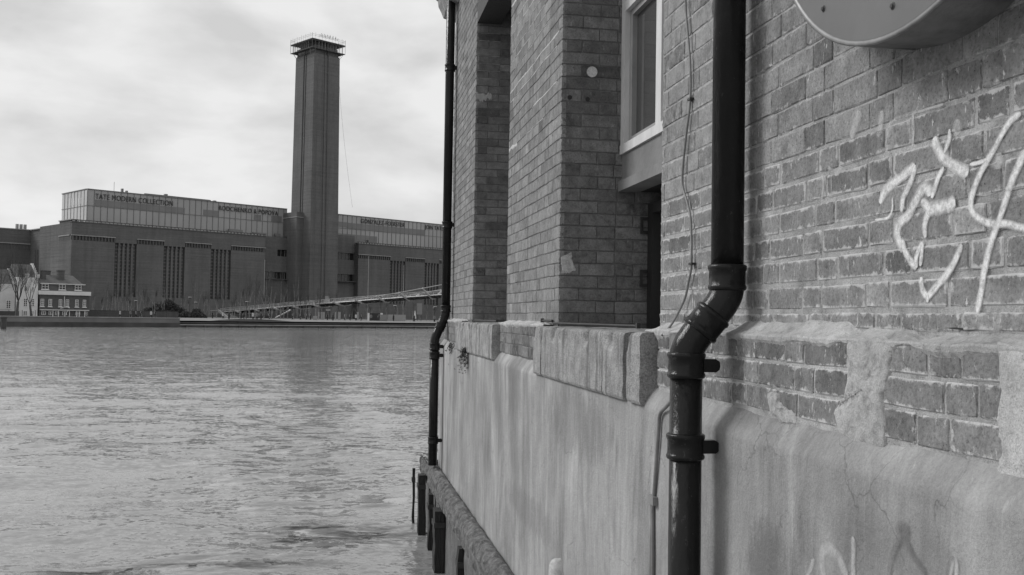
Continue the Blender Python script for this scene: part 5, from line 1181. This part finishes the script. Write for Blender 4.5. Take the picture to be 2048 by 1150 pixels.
for a in (('person in a pale jacket walking left of the middle of the promenade', 191, 240, 'cloth2', 1, 1.2), ('person in a dark coat beside the pale walker near the brick house', 197, 243, 'cloth', 0, 0),
          ('person in a pale top half hidden by the river wall, below the first lamp post', 240, 238, 'cloth2', 0, 2), ('tall dark figure standing left of the first lamp post', 249, 245, 'cloth', 0, 0), ('person in grey just right of the tall dark figure', 261, 240, 'cloth3', 2, 1),
          ('person standing right under the first lamp post', 272, 242, 'cloth3', 0, 1), ('person near the left foot of the big bush', 282, 240, 'cloth', 1, 1.5), ('person in a white jacket in front of the big dark bush', 302, 236, 'cloth2', 0, 0.4),
          ('dark figure next to the one in the white jacket', 310, 238, 'cloth', 2, 1), ('person in dark clothes right of the low bush', 425, 240, 'cloth', 0, 0), ('pale dressed person below the sloping ramp parapet', 446, 238, 'cloth2', 1, 2.2),
          ('person in black at the foot of the ramp', 458, 215, 'cloth', 0, 0), ('one of a dark pair standing by the lamp post near the bridge end', 482, 236, 'cloth', 0, 0.5), ('other of the dark pair by the lamp post, facing it', 488, 237, 'cloth', 2, 3.3),
          ('lone person in a pale top on the lower terrace', 506, 225, 'cloth2', 0, 0), ('left one of two people by the pale arch under the bridge', 514, 222, 'cloth3', 0, 0), ('right one of two people by the pale arch, in dark clothes', 522, 220, 'cloth', 0, 0),
          ('person in dark clothes walking left of the white strut', 539, 242, 'cloth', 1, 1), ('dark walker under the bridge right of the white strut', 585, 244, 'cloth', 1, 1.4), ('first of a dark group walking under the bridge', 601, 246, 'cloth', 1, 1.3),
          ('second of the dark group, legs apart', 613, 246, 'cloth', 1, 1.6), ('third of the dark group, beside the pale box', 621, 247, 'cloth', 2, 1.2), ('person before the pale vertical banners', 655, 240, 'cloth', 0, 0),
          ('person standing alone at the terrace edge under the square sign', 666, 228, 'cloth', 0, 0), ('person in grey left of the kiosk', 690, 245, 'cloth3', 1, 1), ('seated looking dark figure left of the kiosk', 700, 244, 'cloth', 0, 1),
          ('pale dressed person next to the kiosk', 712, 242, 'cloth2', 0, 0), ('dark dressed person in the kiosk opening', 722, 243, 'cloth', 2, 2), ('person in front of the dark kiosk', 742, 244, 'cloth3', 0, 0),
          ('dark figure at the right post of the kiosk', 758, 242, 'cloth', 0, 0), ('person before the left half of the grey hoarding', 787, 238, 'cloth', 0, 0), ('person in black below the folded parasol', 828, 236, 'cloth', 0, 0), ('person far right near the drainpipe', 869, 238, 'cloth3', 0, 0)):
    person(a[0], a[1], a[2], a[3], a[4], a[5])
def onbridge(label, x, y, coat):
    q = BR @ Vector((x, y, deckz(x)-0.11)); t = thing('person', label, 'person', tuple(q), 1.0, 'people on the footbridge')
    for nm, me in (('body', bodies[1]), ('coat', coats[coat]), ('trousers', trous), ('hair', hairm)):
        o = bpy.data.objects.new(nm, me); COL.objects.link(o); o.parent = t
for (lb_, x, y, ct) in (('person in a white top near the left end of the footbridge', 8, 0, 'cloth2'), ('person crossing the footbridge in front of the square white sign', 40.5, 0.4, 'cloth'), ('left one of two people on the footbridge above the kiosk', 57.4, 0, 'cloth'),
                        ('right one of two people on the footbridge above the kiosk', 59.4, 0.7, 'cloth3'), ('first person on the footbridge above the grey hoarding', 65.0, 0, 'cloth'), ('second person on the footbridge above the grey hoarding', 67.2, 0.6, 'cloth'), ('person in a pale top on the footbridge near the far drainpipe', 80, 0, 'cloth2')): onbridge(lb_, x, y, ct)

# ---- signs, banners, kiosk and hoarding
def slab(name, label, cat, pxa, pya, pxb, pyb, D, mat, th=0.15, group=None, child='panel', legs=False):
    a, b_ = at(pxa, pya, D), at(pxb, pyb, D); cx_ = (a+b_)/2; t = thing(name, label, cat, (cx_.x, cx_.y, G), -YAW, group); w_ = (a-b_).xy.length; fr = Matrix.Translation((cx_.x, cx_.y, 0)) @ Matrix.Rotation(-YAW, 4, 'Z')
    MB(fr).box((-w_/2, 0, min(a.z, b_.z)), (w_/2, th, max(a.z, b_.z))).build(child, mat, t)
    if legs:
        for s_ in (-1, 1): MB(fr).tube([(s_*w_*0.35, th*0.5, G), (s_*w_*0.35, th*0.5, min(a.z, b_.z)-0.002)], 0.06, 6).build('leg', M['black'], t)
    return t
slab('square_sign', 'square white sign standing up behind the footbridge', 'sign', 650, 592, 661, 605, 308, M['board'], 0.2, legs=True)
slab('banner', 'tall pale grey banner hanging near the folded parasol', 'banner', 834, 606.5, 844, 629, 290, M['board'], 0.1, legs=True)
hb = slab('hoarding', 'long pale grey hoarding on the quay right of the kiosk', 'hoarding', 776, 629, 811, 642.5, 246, M['board'], 0.3)
slab('hoarding', 'smaller square grey hoarding butting the left end of the long one', 'hoarding', 757, 629, 775, 642.5, 248, simple('grey_board', 0.22, 0.7, 0.1, 1), 0.3)
slab('kiosk', 'dark open fronted kiosk between two pale posts under the footbridge', 'kiosk', 738, 626, 760, 643, 262, M['black'], 2.0, child='body')
for i, (a, c, l) in enumerate(((735, 738.3, 'left pale post of the dark kiosk'), (761, 765, 'right pale post of the dark kiosk, wider'))): slab('kiosk_post', l, 'post', a, 626, c, 645, 258, M['whitetrim'], 0.3, child='post')
for i, (px, w_) in enumerate(((636, 2.5), (641.5, 3.5), (646, 3), (676, 3), (679, 2), (714, 3), (670, 2))):
    slab('door_banner', ['narrow pale banner, leftmost of the group under the bridge', 'widest pale banner of the left group', 'third pale banner of the left group', 'pale banner of the right pair', 'thin bright banner of the right pair', 'pale banner by the kiosk crowd', 'thin grey banner left of the right pair'][i], 'banner', px, 624, px+w_, 641.5, 268, M['board'] if i % 2 else M['cope'], 0.1, 'banners under the footbridge')
slab('white_box', 'small pale box on the promenade next to the walking group', 'box', 626, 632, 633, 640, 250, M['cope'], 1.0, child='body')
slab('light_sign', 'small bright horizontal sign under the footbridge', 'sign', 651.5, 619, 660.5, 621, 292, M['whitetrim'], 0.2, legs=True)
pb = at(830, 634, 246); pz0, pz1 = at(830, 639, 246).z, at(830, 621, 246).z
ps = thing('folded_parasol', 'closed white parasol on the quay beside the hoarding', 'parasol', (pb.x, pb.y, G))
MB().lathe([(0.0, pz1), (0.06, pz1-0.05), (0.16, pz1-0.9), (0.27, pz0+0.5), (0.30, pz0+0.25), (0.12, pz0+0.2)], (pb.x, pb.y, 0), 'Z', 10).build('canopy', M['whitetrim'], ps)
MB().tube([(pb.x, pb.y, G), (pb.x, pb.y, pz1)], 0.04, 6).build('pole', M['black'], ps)
for i, (px, ya, yb, l) in enumerate(((527, 521, 600, 'thin white flagpole left of the chimney'), (735, 514, 625, 'tall white flagpole right of the chimney'), (806, 532, 625, 'white flagpole before the slot windows right of the chimney'))):
    D = 305; p = at(px, 634, D); t = thing('flagpole', l, 'flagpole', (p.x, p.y, G)); MB().tube([(p.x, p.y, G), (p.x, p.y, at(px, ya, D).z)], [0.13, 0.08], 6).build('pole', M['cope'], t); MB().lathe([(0, .25), (.16, .1), (0, 0)], (p.x, p.y, at(px, ya, D).z), 'Z', 8).build('finial', M['cope'], t)
